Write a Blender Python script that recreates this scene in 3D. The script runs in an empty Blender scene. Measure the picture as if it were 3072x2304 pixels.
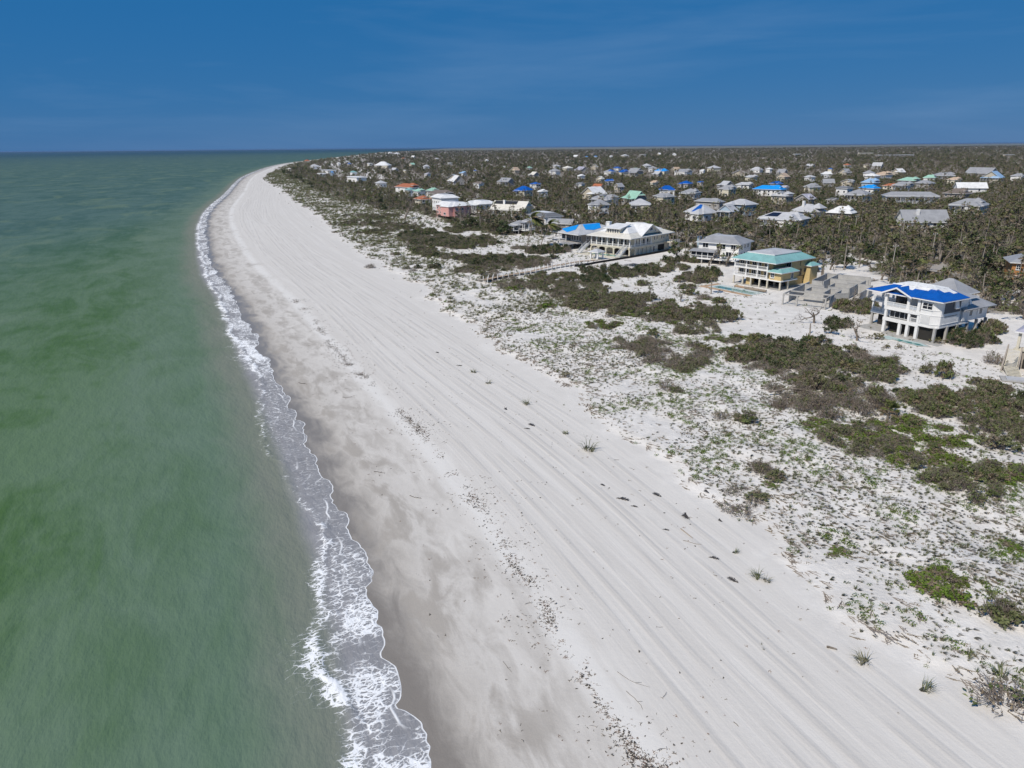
import bpy, math, random
import numpy as np
from mathutils import Matrix, Vector
R = math.radians
scene = bpy.context.scene
# ------------------------------------------------------------------ camera
CAM_H = 42.0
PITCH, ROLL, FPX = R(18.45), R(0.5), 2132.0
cam_data = bpy.data.cameras.new('camera')
cam_data.sensor_fit = 'HORIZONTAL'; cam_data.sensor_width = 36.0
cam_data.lens = 36.0 * FPX / 3072.0
cam_data.clip_start = 0.5; cam_data.clip_end = 120000.0
cam = bpy.data.objects.new('camera', cam_data)
scene.collection.objects.link(cam)
cam.matrix_world = Matrix.Translation((0, 0, CAM_H)) @ Matrix.Rotation(R(90) - PITCH, 4, 'X') @ Matrix.Rotation(-ROLL, 4, 'Z')
scene.camera = cam
# ------------------------------------------------------------------ sky, sun, exposure
SUN_DIR = Vector((-0.69, -0.724, 0)).normalized()
SUN_EL = R(48)
world = bpy.data.worlds.new('World'); scene.world = world; world.use_nodes = True
wn = world.node_tree; wn.nodes.clear()
w_out = wn.nodes.new('ShaderNodeOutputWorld'); w_bg = wn.nodes.new('ShaderNodeBackground')
w_sky = wn.nodes.new('ShaderNodeTexSky'); w_sky.sky_type = 'NISHITA'; w_sky.sun_disc = False
w_sky.sun_elevation = SUN_EL; w_sky.sun_rotation = math.atan2(SUN_DIR.x, SUN_DIR.y)
w_sky.altitude = 0; w_sky.air_density = 1.0; w_sky.dust_density = 0.0; w_sky.ozone_density = 4.0
w_bg.inputs['Strength'].default_value = 0.1
# polarised, deep blue October sky: the sky model is mixed with an even blue, plus a trace of cirrus
def wnode(t, **kw):
    n = wn.nodes.new(t)
    for k, v in kw.items(): setattr(n, k, v)
    return n
w_geo = wnode('ShaderNodeTexCoord'); w_map = wnode('ShaderNodeMapping')
w_map.inputs['Rotation'].default_value = (0, R(-14), R(20)); w_map.inputs['Scale'].default_value = (1.3, 3.0, 12.0); w_map.inputs['Location'].default_value = (3.3, 1.2, 0.6)
w_noi = wnode('ShaderNodeTexNoise'); w_noi.inputs['Scale'].default_value = 1.6; w_noi.inputs['Detail'].default_value = 6.0; w_noi.inputs['Roughness'].default_value = 0.55; w_noi.inputs['Distortion'].default_value = 0.4
w_rmp = wnode('ShaderNodeMapRange'); w_rmp.inputs['From Min'].default_value = 0.45; w_rmp.inputs['From Max'].default_value = 0.85; w_rmp.inputs['To Max'].default_value = 0.22
w_sc = wnode('ShaderNodeVectorMath', operation='SCALE'); w_sc.inputs['Scale'].default_value = 0.082
w_add = wnode('ShaderNodeVectorMath', operation='ADD'); w_add.inputs[1].default_value = (0.02, 1.16, 3.3)
w_mix = wnode('ShaderNodeMix', data_type='RGBA'); w_mix.inputs['B'].default_value = (2.6, 3.9, 6.0, 1)
wl = wn.links.new
wl(w_geo.outputs['Generated'], w_map.inputs['Vector']); wl(w_map.outputs[0], w_noi.inputs['Vector']); wl(w_noi.outputs[0], w_rmp.inputs['Value'])
wl(w_sky.outputs[0], w_sc.inputs[0]); wl(w_sc.outputs[0], w_add.inputs[0])
wl(w_add.outputs[0], w_mix.inputs['A']); wl(w_rmp.outputs[0], w_mix.inputs['Factor'])
wl(w_mix.outputs['Result'], w_bg.inputs[0]); wl(w_bg.outputs[0], w_out.inputs[0])
sun_data = bpy.data.lights.new('sun', 'SUN'); sun_data.energy = 4.25; sun_data.angle = R(0.53); sun_data.color = (1.0, 0.925, 0.82)
sun = bpy.data.objects.new('sun', sun_data); scene.collection.objects.link(sun)
sv = Vector((SUN_DIR.x * math.cos(SUN_EL), SUN_DIR.y * math.cos(SUN_EL), math.sin(SUN_EL)))
sun.rotation_euler = sv.to_track_quat('Z', 'Y').to_euler()
scene.view_settings.view_transform = 'Standard'; scene.view_settings.look = 'None'
scene.view_settings.exposure = 0.0; scene.view_settings.gamma = 1.0; scene.view_settings.use_curve_mapping = False
scene.cycles.max_bounces = 5; scene.cycles.diffuse_bounces = 2; scene.cycles.adaptive_threshold = 0.02; scene.cycles.transparent_max_bounces = 8
scene.cycles.caustics_reflective = False; scene.cycles.caustics_refractive = False
# ------------------------------------------------------------------ helpers
COL = scene.collection
rng = np.random.default_rng(7); random.seed(7)
def ray(px, py):                       # photo pixel -> direction in the world
    x, y = px - 1536.0, 1152.0 - py
    c, s = math.cos(ROLL), math.sin(ROLL)
    xr, yr = x * c + y * s, -x * s + y * c
    return xr, yr * math.sin(PITCH) + FPX * math.cos(PITCH), yr * math.cos(PITCH) - FPX * math.sin(PITCH)
def gp(px, py, z=1.5):                 # the place on the ground (or at height z) seen at that pixel
    r = ray(px, py); t = (z - CAM_H) / r[2]
    return r[0] * t, r[1] * t
def proj(x, y, z):
    z = z - CAM_H
    f = y * math.cos(PITCH) - z * math.sin(PITCH); yr = y * math.sin(PITCH) + z * math.cos(PITCH)
    xr, yr = x / f * FPX, yr / f * FPX
    c, s = math.cos(ROLL), math.sin(ROLL)
    return 1536 + xr * c - yr * s, 1152 - (xr * s + yr * c)
def _h(ix, iy, seed):
    n = (ix.astype(np.int64) * 374761393 + iy.astype(np.int64) * 668265263 + seed * 982451653) & 0xffffffff
    n = ((n ^ (n >> 13)) * 1274126177) & 0xffffffff
    return ((n ^ (n >> 16)) & 0xffff) / 65535.0
def vnoise(x, y, seed=0):
    x = np.asarray(x, float); y = np.asarray(y, float)
    ix, iy = np.floor(x), np.floor(y); fx, fy = x - ix, y - iy
    fx = fx * fx * (3 - 2 * fx); fy = fy * fy * (3 - 2 * fy)
    a, b, c, d = _h(ix, iy, seed), _h(ix + 1, iy, seed), _h(ix, iy + 1, seed), _h(ix + 1, iy + 1, seed)
    return (a * (1 - fx) + b * fx) * (1 - fy) + (c * (1 - fx) + d * fx) * fy
def fbm(x, y, seed=0, o=4):
    v = 0; a = 0.5
    for i in range(o):
        v = v + a * vnoise(np.asarray(x) * 2 ** i, np.asarray(y) * 2 ** i, seed + i * 17); a *= 0.5
    return v / (1 - 0.5 ** o)
def sstep(a, b, x):
    t = np.clip((np.asarray(x, float) - a) / (b - a), 0, 1); return t * t * (3 - 2 * t)
class M:
    """a procedural material built through short calls"""
    def __init__(self, name):
        self.m = bpy.data.materials.new(name); self.m.use_nodes = True
        self.t = self.m.node_tree; self.t.nodes.clear()
        self.o = self.t.nodes.new('ShaderNodeOutputMaterial')
    def node(self, t, **kw):
        n = self.t.nodes.new(t)
        for k, v in kw.items(): setattr(n, k, v)
        return n
    def put(self, sock, v):
        if v is None: return
        if isinstance(v, bpy.types.NodeSocket): self.t.links.new(v, sock)
        elif isinstance(v, (tuple, list)) and sock.type == 'RGBA': sock.default_value = tuple(v) + ((1,) if len(v) == 3 else ())
        else: sock.default_value = v
    def math(self, op, a, b=None, c=None, clamp=False):
        n = self.node('ShaderNodeMath', operation=op, use_clamp=clamp)
        for i, v in enumerate((a, b, c)): self.put(n.inputs[i], v)
        return n.outputs[0]
    def add(self, a, b): return self.math('ADD', a, b)
    def mul(self, a, b): return self.math('MULTIPLY', a, b)
    def sub(self, a, b): return self.math('SUBTRACT', a, b)
    def step(self, x, a, b, lo=0.0, hi=1.0):
        n = self.node('ShaderNodeMapRange', interpolation_type='SMOOTHSTEP')
        if a > b: a, b, lo, hi = b, a, hi, lo
        for k, v in zip(('Value', 'From Min', 'From Max', 'To Min', 'To Max'), (x, a, b, lo, hi)): self.put(n.inputs[k], v)
        return n.outputs[0]
    def mix(self, f, a, b, blend='MIX'):
        n = self.node('ShaderNodeMix', data_type='RGBA', blend_type=blend)
        self.put(n.inputs['Factor'], f); self.put(n.inputs['A'], a); self.put(n.inputs['B'], b)
        return n.outputs['Result']
    def attr(self, name, kind='Fac'):
        return self.node('ShaderNodeAttribute', attribute_name=name).outputs[kind]
    def pos(self): return self.node('ShaderNodeNewGeometry').outputs['Position']
    def obj(self): return self.node('ShaderNodeTexCoord').outputs['Object']
    def rnd(self): return self.node('ShaderNodeObjectInfo').outputs['Random']
    def xyz(self, v):
        n = self.node('ShaderNodeSeparateXYZ'); self.put(n.inputs[0], v); return n.outputs
    def vec(self, x, y, z=0.0):
        n = self.node('ShaderNodeCombineXYZ')
        for i, v in enumerate((x, y, z)): self.put(n.inputs[i], v)
        return n.outputs[0]
    def scale(self, v, s, loc=(0, 0, 0), rot=(0, 0, 0)):
        n = self.node('ShaderNodeMapping'); self.put(n.inputs['Vector'], v)
        n.inputs['Scale'].default_value = s if isinstance(s, tuple) else (s, s, s)
        n.inputs['Location'].default_value = loc; n.inputs['Rotation'].default_value = rot
        return n.outputs[0]
    def noise(self, v, scale=1.0, detail=4.0, rough=0.55, dist=0.0, out=0):
        n = self.node('ShaderNodeTexNoise')
        for k, x in (('Vector', v), ('Scale', scale), ('Detail', detail), ('Roughness', rough), ('Distortion', dist)): self.put(n.inputs[k], x)
        return n.outputs[out]
    def voro(self, v, scale=1.0, feature='F1', rnd=1.0, out=0):
        n = self.node('ShaderNodeTexVoronoi', feature=feature)
        self.put(n.inputs['Vector'], v); self.put(n.inputs['Scale'], scale); self.put(n.inputs['Randomness'], rnd)
        return n.outputs[out]
    def bump(self, h, strength=0.5, dist=0.1, normal=None):
        n = self.node('ShaderNodeBump'); n.inputs['Strength'].default_value = strength; n.inputs['Distance'].default_value = dist
        self.put(n.inputs['Height'], h); self.put(n.inputs['Normal'], normal)
        return n.outputs[0]
    def surf(self, color, rough=0.8, normal=None, spec=0.3, metal=0.0, alpha=None, trans=None):
        n = self.node('ShaderNodeBsdfPrincipled')
        self.put(n.inputs['Base Color'], color); self.put(n.inputs['Roughness'], rough); self.put(n.inputs['Normal'], normal)
        self.put(n.inputs['Specular IOR Level'], spec); self.put(n.inputs['Metallic'], metal); self.put(n.inputs['Alpha'], alpha)
        self.t.links.new(n.outputs[0], self.o.inputs['Surface']); return self.m
def tag(o, label=None, cat=None, group=None, kind=None):
    if label: o['label'] = label
    if cat: o['category'] = cat
    if group: o['group'] = group
    if kind: o['kind'] = kind
    return o
def link(name, mesh, parent=None, loc=None, rot=None, scl=None):
    o = bpy.data.objects.new(name, mesh); COL.objects.link(o)
    if parent is not None: o.parent = parent
    if loc is not None: o.location = loc
    if rot is not None: o.rotation_euler = rot
    if scl is not None: o.scale = scl
    return o
def mesh_np(name, v, f, mats=(), fm=None, smooth=False, attrs=None):
    """mesh from numpy verts (n,3) and a list of equal-sized face arrays"""
    me = bpy.data.meshes.new(name)
    v = np.asarray(v, np.float32); f = np.asarray(f, np.int32)
    k = f.shape[1]
    me.vertices.add(len(v)); me.vertices.foreach_set('co', v.ravel())
    me.loops.add(f.size); me.loops.foreach_set('vertex_index', f.ravel())
    me.polygons.add(len(f)); me.polygons.foreach_set('loop_start', np.arange(0, f.size, k, dtype=np.int32))
    me.polygons.foreach_set('loop_total', np.full(len(f), k, np.int32))
    for m in mats: me.materials.append(m)
    if fm is not None: me.polygons.foreach_set('material_index', np.asarray(fm, np.int32))
    if smooth: me.polygons.foreach_set('use_smooth', np.ones(len(f), bool))
    for nm, a in (attrs or {}).items():
        a = np.asarray(a, np.float32)
        if a.ndim == 1: me.attributes.new(nm, 'FLOAT', 'POINT').data.foreach_set('value', a)
        else: me.attributes.new(nm, 'FLOAT_VECTOR', 'POINT').data.foreach_set('vector', a.ravel())
    me.update(calc_edges=True); me.validate()
    return me
def grid_faces(nu, nv):
    i = np.arange(nu * nv).reshape(nu, nv)
    return np.stack([i[:-1, :-1].ravel(), i[1:, :-1].ravel(), i[1:, 1:].ravel(), i[:-1, 1:].ravel()], 1)
# ------------------------------------------------------------------ the coast line and its (s, d) coordinates
CP = np.array([(230, -560), (120, -300), (62, -150), (34, -70), (8, 0), (-6.6, 38.1), (-11.1, 50.2), (-19.9, 72.6), (-28.7, 92.6), (-48.1, 133.5),
               (-78.8, 198.8), (-125.2, 294.7), (-203.4, 488.1), (-275.6, 714.3), (-459.9, 1310.9), (-670, 2201), (-800, 3200), (-960, 4600), (-1180, 6600), (-1300, 8600)], float)
def catmull(P, n=22):
    P = np.vstack([2 * P[0] - P[1], P, 2 * P[-1] - P[-2]]); o = []
    for i in range(1, len(P) - 2):
        t = np.linspace(0, 1, n, endpoint=False)[:, None]; p0, p1, p2, p3 = P[i - 1:i + 3]
        o.append(.5 * ((2 * p1) + (-p0 + p2) * t + (2 * p0 - 5 * p1 + 4 * p2 - p3) * t * t + (-p0 + 3 * p1 - 3 * p2 + p3) * t ** 3))
    o.append(P[-2][None]); return np.vstack(o)
CK = catmull(CP); CL = np.r_[0, np.cumsum(np.hypot(*np.diff(CK, axis=0).T))]
CL -= np.interp(38.1, CK[:, 1], CL)            # s = 0 at the bottom edge of the picture
def coast(s, d):                                # (s, d) -> x, y   (d metres inland of the swash edge)
    x = np.interp(s, CL, CK[:, 0]); y = np.interp(s, CL, CK[:, 1])
    e = 4.0
    tx = np.interp(s + e, CL, CK[:, 0]) - np.interp(s - e, CL, CK[:, 0]); ty = np.interp(s + e, CL, CK[:, 1]) - np.interp(s - e, CL, CK[:, 1])
    l = np.hypot(tx, ty); return x + ty / l * d, y - tx / l * d
def sd_of(x, y):
    x = np.atleast_1d(np.asarray(x, float)); y = np.atleast_1d(np.asarray(y, float))
    A, B = CK[:-1], CK[1:]; D = B - A; DD = (D * D).sum(1)
    S = np.empty(len(x)); Q = np.empty(len(x))
    for i in range(0, len(x), 20000):
        px, py = x[i:i + 20000, None], y[i:i + 20000, None]
        t = np.clip(((px - A[:, 0]) * D[:, 0] + (py - A[:, 1]) * D[:, 1]) / DD, 0, 1)
        dx, dy = px - A[:, 0] - t * D[:, 0], py - A[:, 1] - t * D[:, 1]
        r = dx * dx + dy * dy; k = r.argmin(1); j = np.arange(len(k))
        S[i:i + 20000] = CL[k] + t[j, k] * (CL[k + 1] - CL[k])
        Q[i:i + 20000] = np.sqrt(r[j, k]) * np.sign(D[k, 1] * (px[:, 0] - A[k, 0]) - D[k, 0] * (py[:, 0] - A[k, 1]))
    return S, Q
DUNE_S = np.array([-200, -8, 3, 15, 38, 72, 140, 224, 464, 847, 1049, 1843, 9000.]); DUNE_D = np.array([46, 43.5, 40, 41.2, 42.7, 47.5, 50.4, 58, 68.5, 47, 33, 36, 30.])
def dune_edge(s):
    return np.interp(s, DUNE_S, DUNE_D) + (vnoise(s * 0.11, s * 0, 3) - 0.5) * 5.0 + (vnoise(s * 0.4, s * 0, 5) - 0.5) * 2.2
def height_sd(s, d, x, y):
    z = np.where(d < -4.5, (d + 4.5) * 0.06, (d + 4.5) * 0.075)
    z = np.where(d > 6, 0.79 + (d - 6) * 0.03, z); z = np.where(d > 18, 1.15 + (d - 18) * 0.006, z)
    du = d - dune_edge(s)
    z = z + sstep(-0.6, 1.4, du) * (0.10 + 0.35 * vnoise(s * 0.13, s * 0, 9))
    hump = (fbm(x * 0.09, y * 0.09, 21) - 0.45) * 1.5 + (fbm(x * 0.4, y * 0.4, 23, 3) - 0.5) * 0.45
    z = z + sstep(0, 12, du) * (1 - sstep(88, 112, d)) * hump
    z = z + (1.4 - z) * sstep(85, 112, d)
    return np.maximum(z, -3.0)
def ground_z(x, y):
    s, d = sd_of(x, y); return height_sd(s, d, np.atleast_1d(x), np.atleast_1d(y))
def gz(x, y): return float(ground_z(x, y)[0])
# ------------------------------------------------------------------ ground
def axis(lo, hi, fine, grow, end_lo, end_hi):
    a = list(np.arange(lo, hi, fine)); st = fine
    while a[-1] < end_hi: st = min(st * grow, 500); a.append(a[-1] + st)
    b = []; st = fine; c = lo
    while c > end_lo: st = min(st * grow, 500); c -= st; b.append(c)
    return np.array(b[::-1] + a)
gx = axis(-60, 120, 0.75, 1.06, -1900, 16000); gy = axis(28, 230, 0.75, 1.045, -300, 9500)
GX, GY = np.meshgrid(gx, gy, indexing='ij'); GX = GX.ravel(); GY = GY.ravel()
GS, GD = sd_of(GX, GY); GZ = height_sd(GS, GD, GX, GY)
m = M('beach_and_dune_sand')
sd = m.attr('sd', 'Vector'); q = m.xyz(sd); s_, d_ = q[0], q[1]
P = m.pos(); dune = m.attr('dune')
w1 = m.noise(m.scale(sd, (0.16, 0.42, 1), rot=(0, 0, 0.5)), 1.0, 5, 0.6, 0.8)
w2 = m.noise(m.scale(sd, (0.05, 0.13, 1), (7, 3, 0), rot=(0, 0, 0.25)), 1.0, 6, 0.6, 0.6)
w3 = m.noise(m.scale(sd, (0.07, 0.2, 1), (17, 31, 0), rot=(0, 0, -0.2)), 1.0, 6, 0.62, 0.3)
grain = m.noise(P, 9.0, 3, 0.7)
dw = m.add(d_, m.mul(m.sub(w1, 0.5), 7.0)); dw = m.add(dw, m.mul(m.sub(w2, 0.5), 7.0))
wet = m.step(dw, 5.6, 0.2)
damp = m.mul(m.step(m.add(d_, m.mul(m.sub(w2, 0.5), 24.0)), 24, 6), m.step(m.add(m.mul(w3, 0.6), m.mul(w1, 0.4)), 0.40, 0.60))
damp = m.math('MAXIMUM', damp, m.mul(m.step(dw, 11, 2), 0.75))
dry = m.mix(m.step(w3, 0.3, 0.7), (0.575, 0.542, 0.498), (0.69, 0.655, 0.606))
col = m.mix(m.mul(damp, 0.95), dry, (0.36, 0.328, 0.290))
col = m.mix(m.mul(wet, 0.92), col, (0.20, 0.178, 0.155))
# pale shelly wrack band
wr = m.mul(m.step(m.math('ABSOLUTE', m.sub(m.add(d_, m.mul(m.sub(w1, 0.5), 4.0)), 15.6)), 2.4, 0.6), m.step(w2, 0.25, 0.5))
col = m.mix(m.mul(wr, 0.8), col, (0.70, 0.675, 0.635))
# vehicle tracks combed along the upper beach
sw = m.add(d_, m.mul(m.noise(m.vec(m.mul(s_, 0.02), 0.0), 1.0, 2), 3.0))
t1 = m.noise(m.vec(m.mul(s_, 0.006), m.mul(sw, 0.55)), 1.0, 3, 0.6)
t2 = m.noise(m.vec(m.mul(s_, 0.014), m.mul(sw, 2.3), 4.0), 1.0, 3, 0.65)
t3 = m.noise(m.vec(m.mul(m.add(s_, m.mul(d_, 2.2)), 0.012), m.mul(m.add(d_, m.mul(s_, 0.05)), 1.4), 9.0), 1.0, 2, 0.6)
trk = m.add(m.mul(m.sub(t1, 0.5), 1.5), m.add(m.mul(m.sub(t2, 0.5), m.step(t1, 0.35, 0.65, 0.25, 1.2)), m.mul(m.sub(t3, 0.5), 0.7)))
zone = m.mul(m.step(sw, 16.5, 20.5), m.step(dune, 1.0, -7.0))
trkz = m.mul(trk, zone)
tcol = m.mix(m.step(trkz, -0.42, 0.46), (0.575, 0.543, 0.500), (0.67, 0.637, 0.592))
tcol = m.mix(m.mul(m.step(w3, 0.42, 0.62), 0.35), tcol, (0.575, 0.540, 0.492))
ruts = None
for i_, c_ in enumerate((21.5, 25.0, 29.0, 32.5, 36.5, 40.5)):          # separate wandering pairs of wheel ruts
    off = m.mul(m.sub(m.noise(m.vec(m.mul(s_, 0.006 + 0.002 * (i_ % 3)), 3.7 * i_), 1.0, 2, 0.4), 0.5), 8.0)
    e_ = m.math('ABSOLUTE', m.sub(m.math('ABSOLUTE', m.sub(m.sub(d_, c_), off)), 0.95))
    l_ = m.step(e_, 0.52, 0.12); ruts = l_ if ruts is None else m.math('MAXIMUM', ruts, l_)
ruts = m.mul(ruts, m.mul(zone, m.step(m.noise(m.scale(sd, (0.07, 0.25, 1), (3, 5, 0)), 1.0, 3), 0.36, 0.58)))
tcol = m.mix(m.mul(ruts, 0.5), tcol, (0.495, 0.464, 0.424))
col = m.mix(m.mul(zone, 0.9), col, tcol)
# white dune and yard sand, leaf litter further inland
dz = m.step(m.add(dune, m.mul(m.sub(w1, 0.5), 6.0)), -5.0, 2.0)
dcol = m.mix(m.step(m.noise(P, 0.35, 5, 0.6), 0.35, 0.65), (0.62, 0.588, 0.546), (0.73, 0.695, 0.648))
col = m.mix(dz, col, dcol)
inl = m.attr('inland')
li = m.noise(P, 0.06, 6, 0.65, 0.5)
litter = m.step(m.add(inl, m.mul(m.sub(li, 0.5), 0.9)), 0.42, 0.62)
lcol = m.mix(m.step(m.noise(P, 0.45, 6, 0.72), 0.3, 0.7), (0.12, 0.10, 0.075), (0.42, 0.385, 0.335))
col = m.mix(litter, col, lcol)
col = m.mix(0.35, col, m.mix(grain, (0.35, 0.35, 0.35), (0.65, 0.65, 0.65)), 'OVERLAY')
rough = m.step(wet, 0.0, 1.0, 0.9, 0.32)
bh = m.add(m.mul(m.sub(trkz, ruts), 0.15), m.add(m.mul(m.noise(P, 1.6, 5, 0.65), m.step(dune, -3, 3, 0.15, 0.7)), m.mul(grain, 0.05)))
mat_sand = m.surf(col, rough, m.bump(bh, 0.8, 0.3), 0.25)
INL = sstep(165, 260, GD + (vnoise(GX * 0.03, GY * 0.03, 4) - 0.5) * 60)
ground = link('ground', mesh_np('ground', np.stack([GX, GY, GZ], 1), grid_faces(len(gx), len(gy))[:, ::-1], [mat_sand], smooth=True,
    attrs={'sd': np.stack([GS, GD, GD * 0], 1), 'dune': GD - dune_edge(GS), 'inland': INL}))
ground['kind'] = 'structure'
# ------------------------------------------------------------------ sea with its surf strip
fs = [-45.0]
while fs[-1] < 8400: fs.append(fs[-1] + np.clip(0.22 + max(fs[-1], 0) * 0.0022, 0.22, 12))
fs = np.array(fs)
def lobes(s, seed, wmin, wmax, amp):
    r = np.random.default_rng(seed); out = np.full(len(s), -9.0); c = -60.0; k = 1.0
    while c < 8500:
        w = r.uniform(wmin, wmax) * (1 + max(c, 0) * 0.0006); h = r.uniform(0.25, 1.0) * amp; sk = r.uniform(-0.5, 0.5)
        t = (s - c) / w; t = t + sk * (1 - t * t) * 0.6
        out = np.maximum(out, np.where(np.abs(s - c) < w, h * np.sqrt(np.clip(1 - t * t, 0, 1)) - 0.45 * amp, -9.0))
        c += w * r.uniform(0.75, 1.25)
    return np.maximum(out, -0.75 * amp)
front = lobes(fs, 3, 2.0, 4.2, 2.3) + (fbm(fs * 0.05, fs * 0, 31) - 0.5) * 1.6 + 0.55 + (vnoise(fs * 1.6, fs * 0, 33) - 0.5) * 0.25
front2 = lobes(fs, 8, 1.8, 4.0, 2.6) + (fbm(fs * 0.06, fs * 0, 35) - 0.5) * 2.0 - 0.7
front3 = lobes(fs, 12, 2.2, 5.0, 2.4) - 2.2
brk = np.interp(fs, [-45, 0, 5, 15, 20, 28, 36, 42, 50, 62, 80, 106, 140, 165, 200, 272, 320, 500, 9000],
                [-3.5, -3.2, -3.2, -5.4, -4.4, -4.0, -2.4, -2.2, -3.6, -4.6, -4.2, -1.6, -3.6, -3.0, -3.0, -1.5, -2.6, -2.5, -2.5]) + (fbm(fs * 0.12, fs * 0, 41) - 0.5) * 1.8
heavy = np.interp(fs, [-45, -5, 12, 19, 25, 40, 48, 60, 75, 90, 100, 118, 132, 150, 170, 190, 260, 9000], [0.75, 0.75, 0.85, 0.8, 0.35, 0.55, 0.2, 0.25, 0.1, 0.15, 0.35, 0.9, 0.95, 0.5, 0.8, 0.7, 0.6, 0.55])
heavy = np.clip(heavy + (fbm(fs * 0.08, fs * 0, 43) - 0.5) * 0.6, 0, 1.1)
hs = np.interp(fs, [0, 200, 600, 9000], [1, 1, 1.5, 3])
rows = np.r_[-140, -80, -45, -28, -20, -15, -12, -10.5, np.arange(-9.5, 3.9, 0.2)]
S2, D2 = np.meshgrid(fs, rows, indexing='ij')
fr = front[:, None]
k = np.clip((D2 + 9.5) / 12.0, 0, 1); D2 = np.where(D2 > -9.5, -9.5 + k * (fr + 9.5), D2)      # last row lies on the swash edge
BX, BY = coast(S2.ravel(), D2.ravel()); s1, d1 = S2.ravel(), D2.ravel()
frf, f2, f3, bk, hv, hsf = [np.repeat(a, len(rows)) for a in (front, front2, front3, brk, heavy, hs)]
rel = d1 - bk
wig = (fbm(s1 * 0.55, d1 * 0.55, 51) - 0.5) * 2.0
ridge = np.exp(-((rel + wig * 0.7) / 0.5) ** 2) * sstep(0.35, 0.62, fbm(s1 * 0.22, s1 * 0, 47))
gap = sstep(0.28, 0.55, fbm(s1 * 0.30 + d1 * 0.1, d1 * 0.25, 53))
foam = np.clip(0.82 * np.exp(-((rel + 0.1 + wig * 1.3) / (0.25 + 0.8 * hv * hsf)) ** 2) * (0.25 + 0.75 * hv) * (0.35 + 0.65 * gap), 0, 0.95)
back = np.exp(np.minimum(rel, 0) / (0.4 + 1.6 * hv)) * (rel < 0.4) * (0.03 + 0.42 * hv) * gap
lace = sstep(0.2, 1.2, rel) * (0.10 + 0.62 * np.clip(hv, 0, 1) ** 1.5 * sstep(0.3, 0.6, fbm(s1 * 0.2, d1 * 0.3, 61)))
foam = np.clip(np.maximum(np.maximum(foam, back), lace), 0, 1)
zs = height_sd(s1, d1, BX, BY)
ZZ = np.maximum(zs, 0) + 0.05 + 0.16 * ridge * (0.5 + 0.5 * hv) + 0.06 * foam * (fbm(s1 * 1.3, d1 * 1.3, 71, 2) - 0.3)
ZZ = np.where(d1 <= -20, 0.012, ZZ); ZZ = ZZ + np.where(d1 < -9.4, 0.0, 0.0)
edge = d1 > frf - 0.02; ZZ = np.where(edge, zs + 0.004, ZZ)
lx = axis(-500, 20, 15, 1.07, -30000, 30000); ly = axis(0, 500, 15, 1.07, -1500, 42000)
LX, LY = np.meshgrid(lx, ly, indexing='ij')
n1 = len(BX); LXf, LYf = LX.ravel(), LY.ravel()
ls, ld = sd_of(LXf, LYf)
V = np.vstack([np.stack([BX, BY, ZZ], 1), np.stack([LXf, LYf, LXf * 0 - 0.0], 1)])
F = np.vstack([grid_faces(len(fs), len(rows))[:, ::-1], grid_faces(len(lx), len(ly))[:, ::-1] + n1])
z2 = np.zeros(len(LXf))
m = M('sea_water_and_foam')
P = m.pos(); px = m.xyz(P); sd = m.attr('sd', 'Vector'); d_ = m.xyz(sd)[1]; s_ = m.xyz(sd)[0]
surfz = m.attr('surf'); e1 = m.attr('e1'); e2 = m.attr('e2'); e3 = m.attr('e3'); fo = m.attr('foam')
c1 = m.noise(m.scale(sd, (0.014, 0.026, 1), rot=(0, 0, 0.55)), 1.0, 6, 0.66, 0.9)
c2 = m.noise(m.scale(sd, (0.045, 0.11, 1), (5, 9, 0), rot=(0, 0, 0.5)), 1.0, 5, 0.62, 0.8)
c3 = m.noise(m.scale(sd, (0.15, 0.05, 1), (1, 2, 0), rot=(0, 0, 0.2)), 1.0, 4, 0.6, 0.6)
cc = m.add(m.mul(c1, 0.5), m.add(m.mul(c2, 0.38), m.mul(c3, 0.12)))
wat = m.mix(m.step(cc, 0.40, 0.57), (0.064, 0.124, 0.030), (0.110, 0.172, 0.084))
wat = m.mix(m.step(m.add(m.math('ABSOLUTE', m.sub(d_, 0.0)), m.mul(m.sub(s_, 60.0), 0.45)), 30, 300), wat, m.mix(m.step(cc, 0.4, 0.6), (0.058, 0.110, 0.094), (0.084, 0.142, 0.124)))
wat = m.mix(m.step(m.add(m.mul(m.math('ABSOLUTE', d_), 1.0), m.mul(s_, 0.6)), 900, 9000), wat, (0.026, 0.072, 0.100))
dn = m.add(d_, m.mul(m.sub(c2, 0.5), 26.0))
sed = m.mul(m.step(m.noise(m.scale(sd, (0.016, 0.034, 1), (2, 7, 0), rot=(0, 0, 0.6)), 1.0, 5, 0.62, 0.7), 0.5, 0.68), 0.55)
wat = m.mix(sed, wat, (0.140, 0.196, 0.128))
wat = m.mix(m.step(dn, -42, -8, 0.0, 0.6), wat, (0.142, 0.198, 0.145))
wat = m.mix(m.step(m.add(d_, m.mul(m.sub(c2, 0.5), 7.0)), -13, -4.5, 0.0, 0.85), wat, (0.205, 0.21, 0.165))
film = m.mix(m.noise(m.scale(sd, (0.5, 0.25, 1)), 1.0, 3), (0.20, 0.193, 0.192), (0.33, 0.325, 0.33))  # opaque grey film: sky reflection and fine foam put into its colour
wat = m.mix(m.mul(surfz, m.step(m.add(d_, m.mul(m.sub(c2, 0.5), 2.0)), -5.2, -2.6)), wat, film)
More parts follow.
